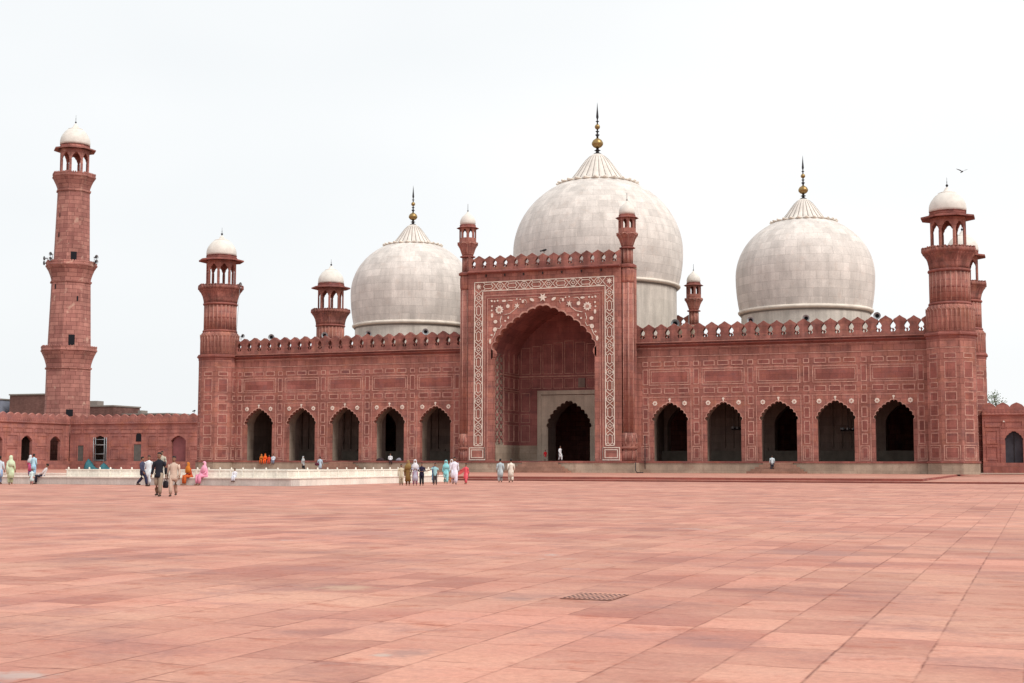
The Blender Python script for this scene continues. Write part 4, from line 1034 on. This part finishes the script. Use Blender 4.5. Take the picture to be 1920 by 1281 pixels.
def person(loc, face, H, pose, top, bottom, label, scarf=None, hem=.45, sleeve='long', hair=True, stride=.0, loose=1.0, seat=.45, flare=1.0, lean=0, arms=0, group='people in the courtyard', shoe=True, shawl=None, female=False):
    """face: heading; 0 looks towards -Y"""
    o = empty('person', loc, face, label=label, cat='person', group=group); k = H / 1.72; o.scale = (k, k, k)
    sit = pose == 'sit'
    pz = seat + .1 if sit else .92 - abs(stride) * .06
    sy = lambda h: lean * h               # forward lean (towards -Y)
    P = lambda x, y, h: (x, y - sy(h), pz + h)
    sw = .17 if female else .195
    hipx = .09
    legs = []
    for sd_ in (-1, 1):
        st = stride * sd_
        if sit:
            kn = (sd_ * .11, -.43, seat + .1); an = (sd_ * .11, -.43 - .06 * sd_ * stride, .09 if seat > .3 else seat - .28)
            an = (sd_ * .11, -.45, max(.09, seat - .36))
        elif stride:
            kn = (sd_ * hipx, -.17 * max(st, -.15) - .05, .49); an = (sd_ * hipx, -.30 * st, .09 + (.10 * abs(stride) if st < 0 else 0))
        else: kn = (sd_ * hipx, -.02, .49); an = (sd_ * (hipx + .01), .02, .08)
        legs.append(((sd_ * hipx, 0, pz - .02), kn, an))
    arm = []
    for sd_ in (-1, 1):
        s_ = -stride * sd_ * .35
        if sit: arm.append((P(sd_ * sw, 0, .47), P(sd_ * (sw + .05), -.06, .2), P(sd_ * .1, -.27, .06)))
        elif arms == 1: arm.append((P(sd_ * sw, 0, .47), P(sd_ * (sw + .07), .0, .2), P(sd_ * .1, -.2, .16)))
        elif arms == 2 and sd_ == -1: arm.append((P(sd_ * sw, 0, .47), P(sd_ * (sw + .2), -.02, .3), P(sd_ * (sw + .42), -.1, .22)))
        else: arm.append((P(sd_ * sw, 0, .47), P(sd_ * (sw + .055), .03 - s_ * .15, .19), P(sd_ * (sw + .07), -.04 - s_ * .6, -.06)))
    # body: one mesh
    m = MB()
    m.rings([(0, -sy(h), pz + h, rx, ry) for h, rx, ry in ((-.1, .06, .06), (-.05, .14, .1), (.02, .155, .105), (.15, .13, .092), (.3, .15, .1), (.42, .17, .1), (.49, .14, .08), (.53, .06, .055), (.6, .05, .052), (.64, .045, .05))], 14)
    loft_head(m, (0, -.015 - sy(.7), pz + .71))
    for (hp, kn, an) in legs:
        mid = tuple((a + b) / 2 for a, b in zip(hp, kn)); cal = tuple(a * .6 + b * .4 for a, b in zip(kn, an))
        m.tube([hp, mid, kn, cal, an], [.085, .075, .055, .054, .036], 8)
        m.tube([(an[0], an[1] + .05, an[2] - .045), (an[0], an[1] - .06, an[2] - .04), (an[0] * 1.06, an[1] - .15, an[2] - .055), (an[0] * 1.08, an[1] - .19, an[2] - .06)], [.034, .038, .034, .018], 7)
    for i, (sh, el, wr) in enumerate(arm):
        m.tube([sh, tuple((a + b) / 2 for a, b in zip(sh, el)), el, tuple((a + b) / 2 for a, b in zip(el, wr)), wr], [.05, .046, .038, .036, .026], 8)
        hand(m, wr, Vector(wr) - Vector(el), (-1, 1)[i])
    b = m.build('body', [SKIN, EYE], o)
    # trousers
    m = MB()
    for (hp, kn, an) in legs:
        mid = tuple((a + b_) / 2 for a, b_ in zip(hp, kn)); cal = tuple((a + b_) / 2 for a, b_ in zip(kn, an))
        m.tube([(hp[0], hp[1], hp[2] + .03), mid, kn, cal, (an[0], an[1], an[2] + .02)], [.105, .1 * loose, .085 * loose, .08 * loose, .062 * loose], 10)
    m.rings([(0, 0, pz - .1, .1, .09), (0, 0, pz - .06, .165, .125), (0, -sy(.1), pz + .1, .158, .112)], 12)
    m.build('trousers', fab(bottom), o)
    # tunic / shirt with sleeves
    m = MB(); hz = (hem if not sit else .06)
    yk = -.03 if stride else 0
    rs = [(0, yk, pz - hz, .165 * (1 + .22 * hz / .45 * flare), .125 * (1 + .3 * hz / .45 * flare)), (0, yk * .5, pz - hz * .4, .172 * (1 + .08 * flare), .13 * (1 + .1 * flare)), (0, 0, pz, .172, .126), (0, -sy(.17), pz + .17, .15, .112), (0, -sy(.33), pz + .33, .17, .12), (0, -sy(.43), pz + .43, sw, .112), (0, -sy(.49), pz + .49, sw * .86, .09), (0, -sy(.53), pz + .53, .075, .066), (0, -sy(.56), pz + .56, .062, .062)]
    m.rings(rs, 16)
    for sh, el, wr in arm:
        sh = (sh[0] * .93, sh[1], sh[2] - .005); e2 = tuple(a * .15 + b_ * .85 for a, b_ in zip(el, wr)); h2 = tuple((a + b_) / 2 for a, b_ in zip(sh, el))
        if sleeve == 'long': m.tube([sh, h2, el, e2], [.072, .066, .056, .047], 9)
        else: m.tube([sh, h2, tuple(a * .3 + b_ * .7 for a, b_ in zip(sh, el))], [.072, .068, .062], 9)
    if sit: m.rings([(0, -.02, seat + .0, .2, .17), (0, -.2, seat + .16, .17, .26), (0, -.12, seat + .24, .14, .14)], 12)
    m.build('tunic', fab(top), o)
    hc = (0, -.015 - sy(.7), pz + .71)
    if scarf:
        m = MB()
        m.rings([(0, hc[1] + .03, pz + .2, .24, .15), (0, hc[1] + .025, pz + .4, .25, .15), (0, hc[1] + .02, pz + .5, .2, .14), (0, hc[1] + .028, pz + .58, .125, .11), (0, hc[1] + .036, pz + .68, .108, .102), (0, hc[1] + .036, pz + .76, .11, .106), (0, hc[1] + .025, pz + .82, .09, .092), (0, hc[1] + .02, pz + .86, .035, .04)], 14)
        if shawl: m.rings([(shawl * .14, .06, pz - .25, .1, .07), (shawl * .14, .07, pz + .1, .12, .08), (shawl * .12, .05, pz + .4, .1, .08)], 10)
        m.build('headscarf', fab(scarf), o)
    elif hair:
        m = MB()
        m.rings([(0, hc[1] + .03, hc[2] - .05, .062, .075), (0, hc[1] + .028, hc[2] + .02, .082, .092), (0, hc[1] + .02, hc[2] + .075, .083, .1), (0, hc[1] + .014, hc[2] + .11, .068, .085), (0, hc[1] + .012, hc[2] + .132, .03, .04)], 14); m.build('hair', HAIR, o)
    if shoe and not female:
        m = MB()
        for hp, kn, an in legs: m.tube([(an[0], an[1] + .06, an[2] - .045), (an[0], an[1] - .06, an[2] - .045), (an[0] * 1.07, an[1] - .17, an[2] - .055), (an[0] * 1.08, an[1] - .2, an[2] - .06)], [.038, .043, .038, .02], 7)
        m.build('shoes', SHOE, o)
    return o
TOC = R(21)   # heading that faces the camera squarely
BACK = TOC + PI
W_ = (.66, .68, .72); CR = (.66, .58, .47); LB = (.36, .55, .66); NAVY = (.018, .02, .05); BLK = (.012, .014, .02)
person((18.07, -96.27, 0), .30, 1.68, 'walk', (.014, .015, .024), (.30, .235, .18), 'man in dark long sleeved shirt and khaki trousers walking in front', hem=.16, stride=.35, flare=.3)
person((18.55, -96.0, 0), .42, 1.54, 'walk', (.55, .42, .34), (.50, .37, .30), 'man in beige shirt and beige trousers walking beside the dark shirted man', hem=.2, stride=-.45, flare=.4)
m = MB(); m.rings([(0, 0, 0, .1, .05), (0, 0, .05, .13, .06), (0, 0, .24, .12, .05), (0, 0, .28, .06, .03)], 10); m.tube([(-.05, 0, .27), (-.03, 0, .36), (.03, 0, .36), (.05, 0, .27)], .012, 5)
tag(m.build('handbag', fab((.02, .015, .02)), loc=(18.3, -96.15, .32)), 'dark bag hanging between the two front walking men', 'bag')
person((3.77, -77.6, 0), 1.75, 1.63, 'walk', (.05, .055, .10), (.022, .024, .06), 'man in navy shirt and trousers striding to the right', hem=.16, stride=.8, flare=.2)
person((2.75, -75.6, 0), .35, 1.68, 'walk', (.62, .68, .72), (.55, .60, .64), 'man in white tunic and white loose trousers by the pool', hem=.42, stride=.3, loose=1.15)
person((-1.6, -68.2, .32), .35, 1.66, 'stand', (.48, .42, .34), (.3, .25, .2), 'man in cream top half hidden behind the two front men')
person((4.37, -73.85, 0), -.5, 1.6, 'sit', (.46, .06, .02), (.55, .12, .03), 'woman in orange and red seated on the pool ledge', scarf=(.5, .16, .02), seat=.465, female=True, loose=1.1, lean=.3)
person((5.25, -73.85, 0), -.25, 1.66, 'sit', (.72, .30, .42), (.72, .28, .40), 'woman wrapped in pink seated on the pool ledge', scarf=(.78, .36, .48), seat=.465, female=True, loose=1.3, shawl=1)
person((7.25, -73.8, 0), .2, .95, 'sit', (.70, .70, .75), (.62, .64, .72), 'small child in white seated on the pool ledge', seat=.83, loose=1.2)
# left group
person((-6.16, -76.5, 0), BACK + .1, 1.66, 'walk', (.55, .66, .45), (.52, .63, .42), 'woman in pale green tunic and scarf seen from behind', scarf=(.58, .68, .48), hem=.5, stride=.25, loose=1.3, female=True, shawl=1)
person((-7.75, -75.6, 0), BACK, 1.64, 'walk', (.55, .62, .68), (.28, .40, .58), 'man in pale blue cut by the left edge', hem=.35, stride=.2, loose=1.2)
person((-8.3, -72.0, .465), BACK - .3, 1.33, 'stand', (.42, .62, .72), (.30, .48, .64), 'youth in light blue standing on the ledge at left', hem=.42, loose=1.3)
person((-8.9, -71.6, .465), BACK - .2, 1.25, 'stand', (.62, .10, .22), (.25, .12, .3), 'woman with white headscarf and crimson dress behind the light blue youth', scarf=(.6, .6, .62), female=True, hem=.5)
person((-6.0, -73.9, 0), -1.1, 1.5, 'sit', (.55, .5, .5), (.02, .02, .035), 'youth with dark trousers lounging against the ledge at left', seat=.465, lean=-.4)
person((-4.54, -76.6, 0), .6, .92, 'walk', (.55, .68, .68), (.45, .22, .2), 'small girl in pale aqua dress and pink shoes', hem=.5, stride=.3, flare=2.2, female=True)
# middle group
person((14.73, -67.72, 0), .5, 1.2, 'stand', (.58, .50, .36), (.56, .49, .36), 'boy in beige tunic and trousers at the pool corner', hem=.4, loose=1.2)
person((15.44, -68.3, 0), .2, 1.42, 'stand', (.20, .115, .035), (.14, .065, .03), 'woman in olive brown shawl at the pool corner', scarf=(.26, .17, .06), hem=.62, flare=1.2, female=True, shawl=-1)
person((15.85, -68.2, 0), .5, 1.46, 'stand', (.46, .46, .58), (.34, .16, .24), 'woman in lavender dress with white headscarf', scarf=(.66, .66, .70), hem=.6, flare=.9, female=True, arms=1)
person((16.18, -68.0, 0), .3, 1.3, 'stand', (.018, .014, .04), (.012, .012, .02), 'boy in dark navy shirt and black trousers', hem=.2, flare=.2, arms=1)
person((16.09, -65.9, 0), .3, 1.26, 'stand', (.30, .52, .56), (.07, .055, .06), 'boy in light blue shirt and dark trousers', hem=.2, flare=.2, arms=2, sleeve='short')
person((13.6, -60.6, 0), -.6, 1.05, 'walk', (.10, .26, .42), (.08, .22, .40), 'child in blue patterned dress beside the turquoise woman', scarf=(.03, .08, .22), hem=.55, flare=1.4, female=True)
person((14.6, -60.9, 0), .4, 1.45, 'walk', (.22, .58, .62), (.28, .62, .66), 'woman in turquoise scarf and tunic carrying navy cloth', scarf=(.25, .62, .66), hem=.3, stride=.2, loose=1.2, female=True)
person((13.9, -58.4, 0), .3, 1.5, 'stand', (.5, .48, .44), (.55, .28, .12), 'person with white headscarf mostly hidden behind the tall white figure', scarf=(.6, .55, .55), female=True)
person((16.26, -63.4, 0), .45, 1.64, 'walk', (.72, .70, .80), (.70, .68, .78), 'tall man in bright white tunic and loose trousers beside the turquoise woman', hem=.48, stride=.25, loose=1.4)
person((16.48, -62.1, 0), -.2, 1.27, 'walk', (.72, .10, .13), (.70, .12, .15), 'girl in coral red dress with scarf end flying', hem=.45, stride=.35, flare=1.4, loose=1.2, arms=2, female=True)
m = MB(); n = 8; v = []
for i in range(n + 1):
    t = i / n
    for j in range(3): v.append((-.9 * t, .05 * sin(6 * t + j), .75 - .42 * t + (j - 1) * (.05 + .12 * t)))
v2 = [(a, b + .02, c) for a, b, c in v]; kk = len(v)
fs = [(i * 3 + j, i * 3 + j + 1, (i + 1) * 3 + j + 1, (i + 1) * 3 + j) for i in range(n) for j in range(2)]
m.add(v + v2, fs + [tuple(q + kk for q in f[::-1]) for f in fs] + [(0, 1, 1 + kk, kk), (1, 2, 2 + kk, 1 + kk)], True)
tag(m.build('scarf', fab((.74, .16, .16)), loc=(16.4, -62.1, .1)), 'coral red scarf end trailing left of the girl in red', 'scarf')
person((15.51, -53.83, 0), BACK, 1.58, 'walk', (.40, .47, .50), (.42, .48, .50), 'man in grey blue tunic seen from behind, walking to the hall', hem=.5, stride=.15, loose=1.3)
person((16.16, -53.5, 0), BACK + .15, 1.58, 'walk', (.68, .62, .54), (.66, .60, .52), 'man in cream tunic seen from behind, walking to the hall', hem=.48, stride=.4, loose=1.3)
# on and near the plinth
person((-35.6, -.35, FL - .45), .3, 1.5, 'sit', (.50, .14, .03), (.5, .1, .02), 'leftmost seated figure in dull orange on the plinth edge', seat=.45, scarf=(.5, .16, .03), female=True)
person((-35.1, -.35, FL - .45), .3, 1.55, 'sit', (.80, .11, .02), (.75, .1, .02), 'seated figure in brightest orange on the plinth edge', seat=.45, scarf=(.8, .14, .02), female=True)
person((-34.55, -.35, FL - .45), .3, 1.4, 'sit', (.62, .07, .03), (.5, .06, .03), 'seated figure in red orange between orange and white figures', seat=.45, hair=True, female=True)
person((-34.0, -.35, FL - .45), .4, 1.5, 'sit', (.6, .63, .7), (.2, .22, .3), 'seated figure in white shirt right of the orange figures', seat=.45)
person((-24.55, -10, .31), 1.4, 1.66, 'walk', (.36, .39, .40), BLK, 'woman in grey headscarf and black skirt behind the pool rail', scarf=(.40, .43, .44), hem=.2, stride=.2, female=True)
person((-22.5, -10, .31), BACK, 1.64, 'walk', (.42, .54, .64), (.4, .5, .58), 'man in light blue tunic with shoulder bag behind the pool rail', hem=.5, stride=.2)
m = MB(); m.rings([(0, 0, 0, .16, .07), (0, 0, .06, .27, .11), (0, 0, .24, .26, .11), (0, 0, .32, .12, .06)], 12); m.tube([(-.15, .04, .28), (0, .1, .7), (.25, .06, .95)], .02, 5)
tag(m.build('shoulder_bag', fab((.10, .02, .04)), loc=(-22.75, -10.2, 1.0)), 'maroon shoulder bag on the man in light blue', 'bag')
person((-18.85, -.35, FL - .45), .5, 1.6, 'sit', (.72, .73, .76), (.06, .03, .035), 'man in white shirt seated on the plinth below the fourth arch', seat=.45, lean=.15)
for x, sx, lb, c in ((-20.2, .55, 'dark bundle left of the seated man on the plinth edge', (.04, .025, .03)), (-17.9, .35, 'grey bundle right of the seated man on the plinth edge', (.25, .24, .28))):
    m = MB(); m.rings([(0, 0, 0, sx, .22), (0, 0, .12, sx * .95, .24), (.05, 0, .26, sx * .6, .16), (.1, 0, .34, sx * .2, .08)], 12); tag(m.build('bundle', fab(c), loc=(x, -.2, FL)), lb, 'bundle', 'bundles on the plinth')
person((24.5, -2.0, .53), BACK, 1.62, 'walk', (.50, .58, .62), (.03, .03, .045), 'man in pale blue shirt climbing the right steps', hem=.16, stride=.2, flare=.2, arms=0)
person((1.5, -.6, FL), 1.3, 1.62, 'walk', (.74, .74, .76), (.72, .72, .74), 'man in white walking across the portal doorway', hem=.48, stride=.5, loose=1.25)
person((-1.3, 2.5, FL), .4, 1.2, 'stand', (.58, .02, .03), (.4, .3, .25), 'child in bright red shirt beside the portal doorway', hem=.25)
